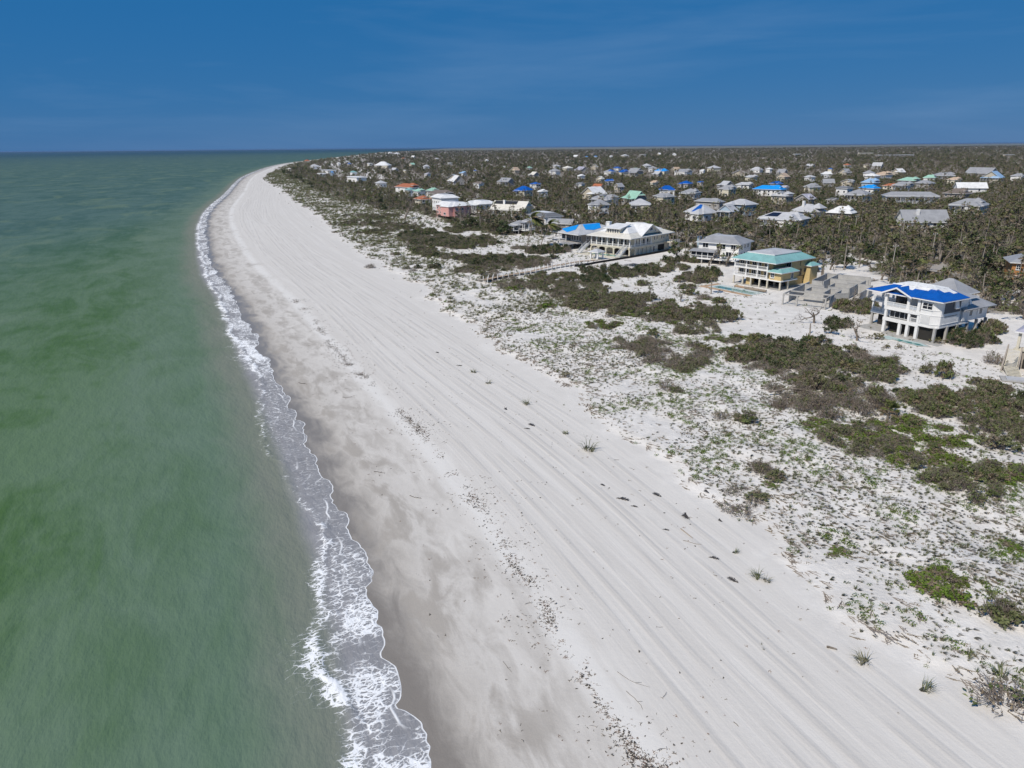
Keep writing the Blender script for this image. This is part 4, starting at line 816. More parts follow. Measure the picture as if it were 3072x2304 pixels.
    if chimney: hh.wall(W * 0.32, W * 0.32 + 1.3, D * 0.28, D * 0.28 + 1.1, EV, EV + RH + 1.6, W_WHITE, 'chimney')
    if dormer:
        dw = min(4.5, W * 0.3); hh.wall(W / 2 - dw / 2, W / 2 + dw / 2, D * 0.14, D * 0.42, EV + 0.2, EV + RH * 0.85, W_WHITE, 'dormer'); hh.win('f', W / 2, EV + RH * 0.3, dw * 0.6, RH * 0.4, D * 0.14 - 0.03, 2)
        hh.part('dormer_roof', MB().box((W / 2 - dw / 2 - 0.3, D * 0.14 - 0.4, EV + RH * 0.85), (W / 2 + dw / 2 + 0.3, D * 0.45, EV + RH * 0.85 + 0.18), rm))
    return hh, W, D, EV, RH
# nearer neighbours, each described on its own
V = villa
hh, W, D, EV, RH = V(1635, 650, 112, 'darkgrey', 'low dark grey flat-roofed house block with white roof top left of azure tarpaulin', 'white', kind='mansard', ez=6.4, turn=-4, aspect=0.6)
hh.part('roof_membrane', MB().box((W * 0.2, D * 0.22, EV + RH * 0.6 + 0.02), (W * 0.75, D * 0.72, EV + RH * 0.6 + 0.1), TP['white']))
V(1683, 668, 90, 'grey', 'long grey shed-roofed wing beside two leaning coconut palms', 'taupe', kind='gable', ez=4.6, turn=35, aspect=0.45, rk=0.8)
V(1560, 674, 62, 'grey', 'small grey hip-roofed beach pavilion on dark stilts', 'grey', kind='hip', ez=4.6, aspect=0.8, porch=True, turn=-5)
V(1587, 664, 45, 'grey', 'grey two-level deck house with white balcony behind the beach pavilion', 'white', kind='hip', ez=6.2, porch=True)
hh, W, D, EV, RH = V(1535, 628, 138, 'cream', 'cream house with storm-torn roof, white chimney and dark open rafters', 'cream', kind='gable', ez=6.0, turn=28, aspect=0.55, chimney=True, porch=True)
hh.slope_patch([(1, D * 0.30, EV + RH * 0.8), (W * 0.7, D * 0.30, EV + RH * 0.8), (W * 0.7, D * 0.49, EV + RH * 1.3), (1, D * 0.49, EV + RH * 1.3)], RF['black'], 'stripped_roof', lift=0.08)
V(1447, 612, 92, 'white', 'white flat-topped house with columned porch right of the pink house', 'white', kind='mansard', ez=7.2, porch=True, wing=-4, turn=-4)
hh, W, D, EV, RH = V(1360, 618, 122, 'white', 'pink stucco house with white flat-topped roof and dark windows', 'pink', kind='mansard', ez=7.8, aspect=0.6, wing=3, turn=4)
V(1335, 594, 96, 'white', 'white three-storey house with flat pale roof behind the pink house', 'white', kind='mansard', ez=10.2, aspect=0.7, turn=-6)
V(1322, 584, 96, 'brown', 'long brown-roofed house behind the mint-roofed cottage', 'beige', kind='hip', ez=5.6, aspect=0.45)
V(1268, 598, 60, 'terracotta', 'small terracotta-roofed cottage left of the pink house', 'cream', ez=4.8)
V(1258, 574, 46, 'mint', 'mint-roofed white cottage between orange and brown roofs', 'white', ez=7.0); V(1300, 572, 50, 'mint', 'second mint roof, half hidden behind the brown-roofed house', 'white', ez=7.2); V(1229, 570, 36, 'turq', 'pale house with small turquoise roof before the orange-roofed house', 'white', ez=7.4, aspect=0.9)
V(1222, 562, 86, 'terracotta', 'white house with broad orange tile roof', 'white', ez=7.2, aspect=0.5, turn=10)
V(1143, 549, 42, 'lightgrey', 'pale grey-roofed house at the left end of the beach row', 'white', ez=6.5)
V(1070, 532, 76, 'white', 'long white house with arched openings near the far beach bend', 'white', ez=7.5, kind='flat', aspect=0.4); V(1060, 517, 28, 'turq', 'tiny turquoise-roofed house behind the long white house', 'white'); V(985, 511, 62, 'lightgrey', 'long pale roof at the far beach bend', 'white', kind='flat', aspect=0.4)
V(965, 521, 34, 'white', 'white box-shaped house near the far beach bend', 'white', kind='flat'); V(996, 517, 18, 'azure', 'tiny house with azure tarpaulin at the far beach bend', 'blue'); V(944, 499, 38, 'lightgrey', 'pale grey house beside the dark far trees', 'white'); V(921, 483, 25, 'terracotta', 'far terracotta roof near the end of the beach', 'cream'); V(868, 506, 14, 'cream', 'tiny cream hut at the tip of the beach', 'cream')
V(2129, 606, 86, 'grey', 'long grey-roofed house behind the house with small blue patch', 'grey', aspect=0.4, turn=10)
hh, W, D, EV, RH = V(2102, 640, 100, 'lightgrey', 'white house with steep grey roof and a small blue tarpaulin patch', 'white', ez=6.0, rk=1.5, wing=3, tarp=('blue', 0.35, 0.8))
V(2184, 632, 66, 'lightgrey', 'mint-walled house with open brown gable front', 'blue', kind='gablev', ez=7.4, rk=1.3, turn=12, porch=True, dormer=True); V(2226, 614, 92, 'lightgrey', 'pale blue two-storey house with light grey hip roof', 'blue', ez=8.2, wing=-3)
hh, W, D, EV, RH = V(2353, 658, 148, 'lightgrey', 'white house with dark solar panels on its pale roof', 'white', ez=5.8, aspect=0.5, wing=4, porch=True, turn=14, name='solar_house')
hh.slope_patch([(W * 0.12, D * 0.12, EV + RH * 0.24), (W * 0.42, D * 0.12, EV + RH * 0.24), (W * 0.45, D * 0.42, EV + RH * 0.84), (W * 0.25, D * 0.42, EV + RH * 0.84)], SOLAR, 'solar_panel', lift=0.12)
V(2426, 636, 102, 'lightgrey', 'big grey hip-roofed house with white chimney right of the solar panels', 'white', ez=6.2, chimney=True, rk=1.3); V(2525, 640, 98, 'white', 'house with wide bright white hip roof in the woods', 'taupe', ez=5.4, rk=1.3, turn=16)
V(2417, 596, 62, 'lavender', 'lavender-grey gabled house behind the white roof', 'grey', kind='gablev', ez=6.6); V(2347, 588, 70, 'lightgrey', 'light grey house with dormer below the azure-roofed villa', 'beige', ez=7.6, dormer=True)
V(2308, 569, 98, 'azure', 'white villa under one bright azure tarpaulin', 'white', ez=7.2, aspect=0.5, turn=16); V(2351, 562, 32, 'lavender', 'small lavender roof behind the azure-roofed villa', 'white'); V(2329, 551, 40, 'blue', 'dark blue tarpaulin roof behind the azure-roofed villa', 'grey')
V(2577, 584, 88, 'grey', 'cream house with big grey pyramid roof', 'cream', ez=6.4, porch=True, aspect=0.9, turn=8); V(2534, 565, 52, 'darkgrey', 'tall white house with flat dark grey roof', 'white', ez=9.2, kind='mansard', aspect=0.8); V(2498, 599, 34, 'darkgrey', 'low dark grey roof among trees left of the cream house', 'grey', ez=5)
V(2609, 565, 60, 'azure', 'faded blue-roofed house behind the grey pyramid roof', 'white', ez=6.4); V(2611, 548, 52, 'skyblue', 'sky blue steep-roofed house', 'blue', ez=6.8, rk=1.4); V(2616, 528, 46, 'white', 'white-roofed house behind the sky blue roof', 'white')
hh, W, D, EV, RH = V(2764, 662, 142, 'grey', 'white house with large plain grey gable roof and white chimney', 'white', kind='gable', ez=5.6, turn=52, aspect=0.62, chimney=True, rk=1.1, name='gabled_house')
V(2909, 616, 118, 'grey', 'white two-storey house with grey hip roof and arched front', 'white', ez=7.6, wing=3.5, porch=True, turn=10); V(2730, 588, 160, 'grey', 'long white veranda house with low grey roof', 'white', ez=6.6, aspect=0.3, turn=44, porch=True)
V(2872, 581, 76, 'brown', 'dark brown hip-roofed house left of the bright white roof', 'taupe', ez=5.4, rk=1.2); V(2911, 562, 92, 'white', 'house with long bright white gable roof on the right', 'white', kind='gable', ez=6.2, turn=45, aspect=0.5)
V(2671, 558, 44, 'terracotta', 'low orange-roofed house among palms', 'cream', ez=5); V(2710, 555, 58, 'grey', 'white house with bluish grey hip roof behind the long veranda house', 'white', ez=7, porch=True); V(2775, 550, 56, 'grey', 'grey pyramid roof between mint and brown roofs', 'grey', ez=7); V(2726, 542, 62, 'mint', 'broad mint hip roof', 'grey', ez=6.2)
# the field of roofs behind them
ROOFS = [(1670,497,25,'lightgrey'),(1665,512,36,'grey'),(1703,503,36,'cream'),(1746,508,40,'lavender'),(1783,499,28,'grey'),(1830,514,42,'grey','t'),(1852,503,26,'blue'),(1871,515,32,'blue'),(1906,516,52,'grey'),(1906,507,24,'mint'),(1940,496,26,'lightgrey'),(1958,504,32,'grey'),
 (1985,512,48,'azure'),(1974,520,30,'lightgrey'),(2028,507,28,'tan'),(2050,514,54,'grey'),(2107,511,18,'white'),(2142,503,40,'lightgrey'),(1828,541,32,'blue'),(1801,535,28,'cream'),(1744,526,26,'white'),(1608,551,32,'blue'),(1963,546,26,'tan'),(2058,550,48,'blue'),(2102,546,20,'blue'),
 (2001,568,54,'blue'),(2072,578,72,'grey'),(1993,589,66,'grey'),(1906,593,68,'mint'),(1782,579,80,'white'),(1814,597,92,'grey'),(1800,613,60,'grey'),(1920,611,72,'lightgrey'),(1795,557,36,'terracotta'),(1857,558,34,'grey'),(1628,573,34,'white'),(1741,550,30,'darkgrey'),(2183,566,56,'grey'),(2180,553,42,'lightgrey'),
 (2215,517,42,'brown'),(2270,508,42,'lightgrey'),(2308,506,22,'white'),(2254,530,36,'lightgrey'),(2347,515,32,'grey'),(2349,528,44,'tan'),(2430,530,30,'lightgrey'),(2480,521,34,'white'),(2491,506,18,'blue'),(2432,496,27,'lightgrey'),(2536,515,34,'grey'),(2541,494,25,'terracotta'),(2234,553,52,'lightgrey'),
 (2437,560,46,'grey'),(2484,546,38,'grey'),(2543,544,44,'grey'),(2607,518,34,'grey'),(2651,523,52,'tan'),(2604,493,26,'brown'),(2633,496,36,'lightgrey'),(2696,514,36,'white'),(2830,525,60,'grey'),(2789,532,42,'mint'),(2863,538,42,'tan'),(2945,518,76,'grey'),(2979,531,66,'skyblue'),(3053,527,46,'grey'),
 (1111,491,20,'white'),(1149,495,50,'white'),(1184,508,26,'lightgrey'),(1236,492,22,'mint'),(1279,498,24,'lightgrey'),(1282,521,22,'lavender'),(1217,510,18,'white'),(1371,542,52,'white'),(1360,534,44,'lightgrey'),(1436,549,38,'brown'),(1390,518,24,'skyblue'),(1425,511,13,'blue'),(1520,543,54,'grey'),(1545,509,32,'tan'),(1588,502,20,'mint'),(1512,498,15,'white'),(1572,570,62,'blue'),(1604,522,32,'cream'),
 (1048,491,18,'blue'),(1016,489,15,'white'),(1040,484,20,'lightgrey'),(1109,489,22,'white'),(1727,468,14,'white'),(1760,469,12,'azure'),(1787,468,12,'azure'),(1833,468,12,'white'),(1874,466,26,'lightgrey'),(1928,463,22,'white'),(1977,461,12,'white'),(2023,462,15,'white'),(2391,461,30,'white'),(2597,458,50,'cream'),(2685,464,118,'lightgrey'),(3026,463,44,'lightgrey'),
 (1170,458,16,'white'),(1190,460,22,'white'),(1145,457,12,'white'),(1240,470,16,'white'),(1310,476,14,'lightgrey'),(1350,488,18,'white'),(1460,480,14,'white'),(1210,474,14,'terracotta')]
cols_ = dict(grey='grey', lightgrey='pale grey', cream='cream', lavender='lavender grey', blue='blue tarpaulin', mint='mint green', azure='azure tarpaulin', tan='tan', white='white', terracotta='terracotta', brown='brown', darkgrey='dark grey', skyblue='sky blue')
wl2 = ['white', 'white', 'cream', 'grey', 'beige']
by = {}
for i, t_ in enumerate(ROOFS): by.setdefault(t_[3], []).append(i)
ordn = ['leftmost', 'second', 'third', 'fourth', 'fifth', 'sixth', 'seventh', 'eighth', 'ninth', 'tenth', '11th', '12th', '13th', '14th', '15th', '16th', '17th', '18th', '19th', '20th', '21st', '22nd', '23rd', '24th', '25th', '26th', '27th', '28th', '29th', '30th', '31st', '32nd', '33rd']
for i, t_ in enumerate(ROOFS):
    px, py, wpx, rf = t_[:4]; far = 'far' if py < 500 else 'distant' if py < 530 else 'background'
    rank = sorted(by[rf], key=lambda j: ROOFS[j][0]).index(i)
    size = 'tiny' if wpx < 20 else 'small' if wpx < 34 else 'mid-sized' if wpx < 56 else 'wide'
    pos = 'leftmost' if rank == 0 else ordn[rank] + ' from left' if rank < len(ordn) else 'one'
    lab = f'{size} {far} house in the woods, {pos} of those with {cols_[rf]} roofs'
    long_ = wpx > 100 or (py < 465 and wpx > 25)
    villa(px, py + 1, wpx, rf, lab, wl2[i % 5], ez=6.0 + (i * 37 % 10) * 0.16, kind=('flat' if long_ or rf == 'white' and i % 3 == 0 else ['hip', 'hip', 'hip', 'gable', 'gablev'][i % 5]) if rf not in ('blue', 'azure') else 'hip',
          turn=[-6, 5, 12, -12, 50, 20, 0][i % 7] + (75 if long_ else 0), aspect=0.22 if long_ else [0.6, 0.75, 0.9][i % 3], tarp=('blue', 0.5, 1.0) if len(t_) > 4 else None, wing=[2.0, -2.0, 3.0, -3.0, 1.5][i % 5] if wpx > 22 and not long_ else 0, rk=1.0 + 0.3 * (i % 3 == 1), dormer=(i % 6 == 0 and wpx > 45), porch=(wpx > 48 and i % 2 == 0 and not long_))
# ------------------------------------------------------------------ vegetation kit
def leafmat(name, a, b, dry, k=0.5):
    m = M(name); r = m.rnd(); P = m.obj()
    n = m.noise(P, 0.9, 3, 0.6); n2 = m.noise(P, 3.5, 2)
    col = m.mix(m.step(m.add(n, m.mul(m.sub(n2, 0.5), 0.5)), 0.3, 0.7), a, b)
    col = m.mix(m.mul(m.step(m.add(m.mul(r, 0.75), m.mul(n2, 0.3)), 0.25, 0.95), k), col, dry)
    return m.surf(col, 0.65, None, 0.2)
L_GREEN = leafmat('damaged_green_foliage', (0.074, 0.098, 0.034), (0.140, 0.168, 0.058), (0.20, 0.172, 0.122), 0.42)
L_DARK = leafmat('dark_evergreen_foliage', (0.028, 0.048, 0.016), (0.066, 0.095, 0.032), (0.085, 0.085, 0.045), 0.5)
L_BRIGHT = leafmat('bright_dune_foliage', (0.075, 0.125, 0.018), (0.14, 0.205, 0.030), (0.12, 0.13, 0.04), 0.5)
L_DRY = leafmat('dry_brown_foliage', (0.145, 0.112, 0.072), (0.235, 0.19, 0.13), (0.21, 0.185, 0.155), 0.6)
L_PALM = leafmat('olive_palm_fronds', (0.075, 0.098, 0.028), (0.155, 0.165, 0.055), (0.22, 0.175, 0.10), 0.65)
L_GRASS = leafmat('dune_grass', (0.095, 0.115, 0.045), (0.17, 0.18, 0.085), (0.21, 0.185, 0.125), 0.7)
L_FLAT = leafmat('flattened_dune_plants', (0.070, 0.072, 0.045), (0.12, 0.115, 0.08), (0.13, 0.115, 0.095), 0.7)
T_GREY = leafmat('bare_grey_twigs', (0.19, 0.160, 0.136), (0.29, 0.255, 0.225), (0.21, 0.17, 0.14), 0.6)
T_BARK = leafmat('grey_brown_bark', (0.15, 0.125, 0.10), (0.235, 0.205, 0.175), (0.20, 0.17, 0.14), 0.5)
T_PALM = leafmat('palm_trunk_bark', (0.21, 0.185, 0.155), (0.32, 0.29, 0.25), (0.26, 0.22, 0.18), 0.5)
class VG:
    def __init__(self): self.V = []; self.F = []; self.Mi = []; self.n = 0
    def add(self, v, f, mi):
        self.V.append(np.asarray(v, float)); self.F.append(np.asarray(f, int) + self.n); self.Mi.append(np.full(len(f), mi)); self.n += len(v)
    def tube(self, pts, rad, mi=0, k=4):
        pts = np.asarray(pts, float); n = len(pts); ring = []
        for i in range(n):
            d = pts[min(i + 1, n - 1)] - pts[max(i - 1, 0)]; d = d / (np.linalg.norm(d) + 1e-9)
            a = np.cross(d, (0.31, 0.95, 0.05)); a /= np.linalg.norm(a) + 1e-9; b = np.cross(d, a)
            t = np.arange(k) * 2 * np.pi / k
            ring.append(pts[i] + rad[i] * (np.cos(t)[:, None] * a + np.sin(t)[:, None] * b))
        f = [(i * k + j, i * k + (j + 1) % k, (i + 1) * k + (j + 1) % k, (i + 1) * k + j) for i in range(n - 1) for j in range(k)]
        self.add(np.vstack(ring), f, mi)
    def leaves(self, c, spread, n, size, mi, r, flat=0.0, squash=0.7):
        p = r.normal(size=(n, 3)); p /= np.linalg.norm(p, axis=1)[:, None]; p *= (r.random(n) ** 0.45)[:, None] * spread; p[:, 2] *= squash
        p += c
        a = r.normal(size=(n, 3)); a[:, 2] *= 0.6 - 0.4 * flat; a /= np.linalg.norm(a, axis=1)[:, None]
        b = np.cross(a, r.normal(size=(n, 3))); b /= np.linalg.norm(b, axis=1)[:, None]
        s = size * r.uniform(0.6, 1.3, (n, 1)); a *= s; b *= s * 0.62
        v = np.stack([p - a, p - b * 0.8, p + a, p + b], 1).reshape(-1, 3); f = np.arange(4 * n).reshape(-1, 4)
        self.add(v, f, mi)
    def mesh(self, name, mats):
        return mesh_np(name, np.vstack(self.V), np.vstack(self.F), mats, np.concatenate(self.Mi))
def limbs(vg, r, base, direction, length, rad, depth, tips, mi=0, spread=0.7, k=4, up=0.25, kids=(2, 4)):
    pts = [np.array(base, float)]; d = np.array(direction, float); d /= np.linalg.norm(d)
    n = 3
    for i in range(n):
        d = d + r.normal(size=3) * 0.17; d[2] += up * 0.15; d /= np.linalg.norm(d); pts.append(pts[-1] + d * length / n)
    vg.tube(pts, np.linspace(rad, rad * 0.5, n + 1), mi, k)
    if depth == 0: tips.append((pts[-1], d)); return
    for j in range(r.integers(*kids)):
        nd = d + r.normal(size=3) * spread; nd[2] = nd[2] * 0.7 + up; t = r.uniform(0.55, 1.0); b = pts[0] + (pts[-1] - pts[0]) * t if t < 0.95 else pts[-1]
        limbs(vg, r, b, nd, length * r.uniform(0.55, 0.8), rad * 0.52, depth - 1, tips, mi, spread, max(3, k - 1), up, kids)
def tree_pair(seed, h, leafn, leafmat_, dryfrac, leafsize=0.42, depth=3, spread=0.75, trunk=0.35):
    r = np.random.default_rng(seed); t = VG(); tips = []; stems = r.integers(1, 3)
    for s in range(stems): limbs(t, r, (r.uniform(-0.3, 0.3), r.uniform(-0.3, 0.3), -0.2), (r.uniform(-0.3, 0.3), r.uniform(-0.3, 0.3), 1), h * trunk, 0.035 * h, depth, tips, 0, spread, 5)
    hmax = max(p[2] for p, _ in tips); sc = h / hmax
    tv = np.vstack(t.V) * sc; t.V = [tv]
    c = VG()
    for p, d in tips:
        # twigs
        for j in range(3):
            e = p * sc + r.normal(size=3) * 0.5 + d * 0.5; c.tube([p * sc, e], [0.035, 0.015], 2, 3)
        if leafn and r.random() < 0.85: c.leaves(p * sc, r.uniform(0.7, 1.5), int(1.25 * leafn * r.uniform(0.5, 1.5)), leafsize, 0 if r.random() > dryfrac else 1, r)
    return t.mesh('trunk', [T_BARK]), c.mesh('crown', [leafmat_, L_DRY, T_GREY])
def palm_pair(seed, h, lean=0.0, wind=0.0, fronds=22, dead=0.35):
    r = np.random.default_rng(seed); t = VG(); n = 6
    q = np.linspace(0, 1, n); pts = np.stack([lean * h * q ** 1.6 * 0.8, lean * h * q ** 1.6 * 0.1 * r.normal(), h * q - 0.2], 1)
    t.tube(pts, 0.20 - 0.07 * q, 0, 6); top = pts[-1]; c = VG()
    for i in range(fronds):
        dd = i / fronds < dead; az = r.uniform(0, 2 * np.pi); el = r.uniform(-1.1, -0.3) if dd else r.uniform(-0.25, 1.2)
        L = r.uniform(1.1, 1.7); d = np.array([np.cos(az) * np.cos(el), np.sin(az) * np.cos(el), np.sin(el)]); d[0] += wind; d /= np.linalg.norm(d)
        tip = top + d * L * 0.6; side = np.cross(d, (0, 0, 1)); side /= np.linalg.norm(side) + 1e-6; upv = np.cross(side, d)
        c.add([top - side * 0.04, top + side * 0.04, tip + side * 0.03, tip - side * 0.03], [(0, 1, 2, 3)], 1 if dd else 0)
        k = 7
        for j in range(k):
            a = (j / (k - 1) - 0.5) * 2.5; l = L * (0.75 - 0.22 * abs(a)); e = tip + (d * np.cos(a) + side * np.sin(a)) * l - np.array([0, 0, 0.28 * l * (0.5 + abs(a))]) + r.normal(size=3) * 0.05
            w = upv * 0.0 + np.cross(e - tip, upv); w = w / (np.linalg.norm(w) + 1e-6) * 0.10
            m_ = (tip + e) / 2 + upv * 0.06
            c.add([tip, m_ - w, e, m_ + w], [(0, 1, 2, 3)], 1 if dd else 0)
    return t.mesh('trunk', [T_PALM]), c.mesh('crown', [L_PALM, L_DRY])
def coco_pair(seed, h, lean, wind, fronds=22):
    r = np.random.default_rng(seed); t = VG(); n = 7; q = np.linspace(0, 1, n)
    pts = np.stack([lean * h * q ** 1.3, 0 * q, h * q - 0.2], 1); t.tube(pts, 0.19 - 0.06 * q, 0, 6); top = pts[-1]; c = VG()
    for i in range(fronds):
        az = 2 * np.pi * i / fronds + r.uniform(-0.2, 0.2); L = r.uniform(3.2, 4.4); el = r.uniform(-0.1, 0.9); p = top.copy(); d = np.array([np.cos(az) * np.cos(el) + wind, np.sin(az) * np.cos(el), np.sin(el)]); d /= np.linalg.norm(d)
        for k in range(6):
            s = np.cross(d, (0, 0, 1)); s /= np.linalg.norm(s) + 1e-6; nx = p + d * L / 6; ll = 1.0 * np.sin(0.5 + 2.3 * k / 6)
            for sg in (-1, 1): c.add([p, nx, nx + s * sg * ll * 0.8 + d * 0.3 - np.array([0, 0, 0.35 * ll]), p + s * sg * ll * 0.8 + d * 0.25 - np.array([0, 0, 0.35 * ll])], [(0, 1, 2, 3)], 1 if i % 4 == 0 else 0)
            p = nx; d = d + np.array([wind * 0.25, 0, -0.26]); d /= np.linalg.norm(d)
    return t.mesh('trunk', [T_PALM]), c.mesh('crown', [L_PALM, L_DRY])
def shrub_pair(seed, rx, h, leafn, lm, dead, size=0.2, low=False):
    """a mound of many thin stems (grey where dead) and leaf clumps"""
    r = np.random.default_rng(seed); t = VG(); c = VG(); n = int(46 * rx / 2)
    for i in range(n):
        a = r.uniform(0, 2 * np.pi); q = r.random() ** 0.6; bx, by_ = rx * q * 0.8 * np.cos(a), rx * q * 0.62 * np.sin(a)
        hz = h * (1 - 0.62 * q * q) * r.uniform(0.55, 1.1); tip = np.array([bx * 1.2 + r.normal() * 0.3, by_ * 1.2 + r.normal() * 0.3, hz]); base = np.array([bx * 0.6, by_ * 0.6, -0.1]); mid = (base + tip) / 2 + r.normal(size=3) * 0.15
        t.tube([base, mid, tip], [0.05, 0.035, 0.018], 0, 3)
        isd = r.random() < dead
        for j in range(4 if isd else 2): e = tip + r.normal(size=3) * (0.38, 0.38, 0.25); c.tube([mid + (tip - mid) * r.random(), e], [0.022, 0.012], 2, 3)
        if not isd: c.leaves(tip - (0, 0, 0.12), r.uniform(0.3, 0.6), leafn, size, 0 if r.random() > 0.22 else 1, r, 0.3, 0.6)
        elif r.random() < 0.4: c.leaves(tip, 0.4, max(3, leafn // 3), size * 0.8, 1, r)
    return t.mesh('stems', [T_GREY]), c.mesh('foliage', [lm, L_DRY, T_GREY])
PR = {}
PR['broad'] = [tree_pair(100 + i, h, ln, lm, dr, 0.40, 3, 0.8) for i, (h, ln, lm, dr) in enumerate([(7.5, 15, L_GREEN, 0.3), (6.5, 17, L_GREEN, 0.15), (8.2, 10, L_GREEN, 0.45), (5.8, 19, L_DARK, 0.15), (7.0, 13, L_DARK, 0.3)])]
PR['bare'] = [tree_pair(200 + i, h, ln, L_GREEN, 0.8, 0.3, 3, 0.85, 0.33) for i, (h, ln) in enumerate([(7.0, 0), (6.0, 2), (8.0, 1), (5.0, 3)])]
PR['palm'] = [palm_pair(300 + i, h, le, wi, fr, de) for i, (h, le, wi, fr, de) in enumerate([(7.5, 0.02, 0.1, 24, 0.35), (9.0, 0.06, 0.2, 20, 0.45), (6.2, -0.04, 0.1, 26, 0.3), (8.2, 0.16, 0.3, 18, 0.5), (10.5, 0.03, 0.3, 16, 0.55)])]
PR['coco'] = [coco_pair(400, 9.5, 0.22, 0.75), coco_pair(401, 8.0, 0.42, 0.8), coco_pair(402, 9, 0.1, 0.4)]
PR['shrub'] = [shrub_pair(500 + i, rx, h, ln, lm, de) for i, (rx, h, ln, lm, de) in enumerate([(2.6, 1.9, 22, L_GREEN, 0.25), (2.4, 1.7, 20, L_DARK, 0.2), (2.6, 1.6, 14, L_GREEN, 0.6), (2.8, 1.5, 8, L_GREEN, 0.88), (2.4, 1.0, 26, L_BRIGHT, 0.22), (2.2, 2.0, 18, L_GREEN, 0.45)])]
def palmetto(seed):
    r = np.random.default_rng(seed); t = VG(); c = VG()
    for s in range(5):
        b = np.array([r.normal() * 0.7, r.normal() * 0.7, 0.0]); top = b + (0, 0, r.uniform(0.3, 1.0)); t.tube([b - (0, 0, 0.2), top], [0.12, 0.08], 0, 4)
        for i in range(13):
            az, el = r.uniform(0, 6.28), r.uniform(-0.35, 1.25); d = np.array([np.cos(az) * np.cos(el), np.sin(az) * np.cos(el), np.sin(el)]); tip = top + d * 0.55; sd_ = np.cross(d, (0, 0, 1)); sd_ /= np.linalg.norm(sd_) + 1e-6; dd = 1 if el < 0.1 else 0
            for j in range(6):
                a = (j / 5 - 0.5) * 2.3; e = tip + (d * np.cos(a) + sd_ * np.sin(a)) * 0.62 - (0, 0, 0.1); w = np.cross(e - tip, d + 0.01); w = w / (np.linalg.norm(w) + 1e-6) * 0.05 + (0, 0, 0.015); mm = (tip + e) / 2
                c.add([tip, mm - w, e, mm + w], [(0, 1, 2, 3)], dd)
    return t.mesh('stems', [T_BARK]), c.mesh('fronds', [L_PALM, L_DRY])
PR['palmetto'] = [palmetto(600), palmetto(601)]
def stub_trunk(seed, h):
    r = np.random.default_rng(seed); t = VG(); q = np.linspace(0, 1, 5); t.tube(np.stack([r.normal() * 0.25 * q * q * h * 0.2, r.normal() * 0.2 * q, h * q - 0.2], 1), 0.19 - 0.05 * q, 0, 6)
    return t.mesh('trunk', [T_PALM])
PARTS = dict(broad=('trunk', 'crown'), bare=('trunk', 'crown'), palm=('trunk', 'crown'), coco=('trunk', 'crown'), shrub=('stems', 'foliage'), palmetto=('stems', 'fronds'))
def plant(kind, i, x, y, scl, rz, name, label, cat, group=None, z=None, sx=1.0, tilt=0.0):
    a, b = PR[kind][i % len(PR[kind])]
    o = tag(link(name, None, None, (x, y, (gz(x, y) if z is None else z) - 0.03), (tilt, 0, rz), (scl * sx, scl, scl)), label, cat, group)
    link(PARTS[kind][0], a, o); link(PARTS[kind][1], b, o)
    return o
# ------------------------------------------------------------------ scattering by geometry nodes (only for what nobody could count)
def scatter(name, label, cat, protos, x, y, z, scl, rz, idx, tilt=None):
    pc = bpy.data.collections.new(name + '_kinds')
    for j, me in enumerate(protos): pc.objects.link(bpy.data.objects.new(f'{name}_kind_{j:02d}', me))
    me = bpy.data.meshes.new(name); n = len(x); me.vertices.add(n); me.vertices.foreach_set('co', np.stack([x, y, z], 1).astype(np.float32).ravel())
    me.attributes.new('scl', 'FLOAT', 'POINT').data.foreach_set('value', np.asarray(scl, np.float32))
    rot = np.zeros((n, 3), np.float32); rot[:, 2] = rz
    me.attributes.new('rot', 'FLOAT_VECTOR', 'POINT').data.foreach_set('vector', rot.ravel())
    me.attributes.new('idx', 'INT', 'POINT').data.foreach_set('value', np.asarray(idx, np.int32))
    o = tag(link(name, me), label, cat, kind='stuff')
    ng = bpy.data.node_groups.new(name + '_scatter', 'GeometryNodeTree'); ng.interface.new_socket('Geometry', in_out='INPUT', socket_type='NodeSocketGeometry'); ng.interface.new_socket('Geometry', in_out='OUTPUT', socket_type='NodeSocketGeometry')
    N = ng.nodes.new; gi, go = N('NodeGroupInput'), N('NodeGroupOutput'); ip = N('GeometryNodeInstanceOnPoints'); ci = N('GeometryNodeCollectionInfo'); ci.inputs['Collection'].default_value = pc; ci.inputs['Separate Children'].default_value = True; ci.inputs['Reset Children'].default_value = True
    def at(nm, ty): a = N('GeometryNodeInputNamedAttribute'); a.data_type = ty; a.inputs['Name'].default_value = nm; return a.outputs[0]
    L = ng.links.new; L(gi.outputs[0], ip.inputs['Points']); L(ci.outputs[0], ip.inputs['Instance']); ip.inputs['Pick Instance'].default_value = True
    L(at('idx', 'INT'), ip.inputs['Instance Index']); L(at('scl', 'FLOAT'), ip.inputs['Scale']); L(at('rot', 'FLOAT_VECTOR'), ip.inputs['Rotation']); L(ip.outputs[0], go.inputs[0])
    md = o.modifiers.new('scatter', 'NODES'); md.node_group = ng
    return o
def joined(kind, i):
    a, b = PR[kind][i]; va = np.empty(len(a.vertices) * 3, np.float32); a.vertices.foreach_get('co', va); vb = np.empty(len(b.vertices) * 3, np.float32); b.vertices.foreach_get('co', vb)
    def loops(me): l = np.empty(len(me.loops), np.int32); me.loops.foreach_get('vertex_index', l); return l.reshape(-1, 4)
    mi = np.empty(len(b.polygons), np.int32); b.polygons.foreach_get('material_index', mi)
    return mesh_np(f'{kind}_mass', np.vstack([va.reshape(-1, 3), vb.reshape(-1, 3)]), np.vstack([loops(a), loops(b) + len(a.vertices)]), list(a.materials) + list(b.materials), np.r_[np.zeros(len(a.polygons), int), mi + 1])
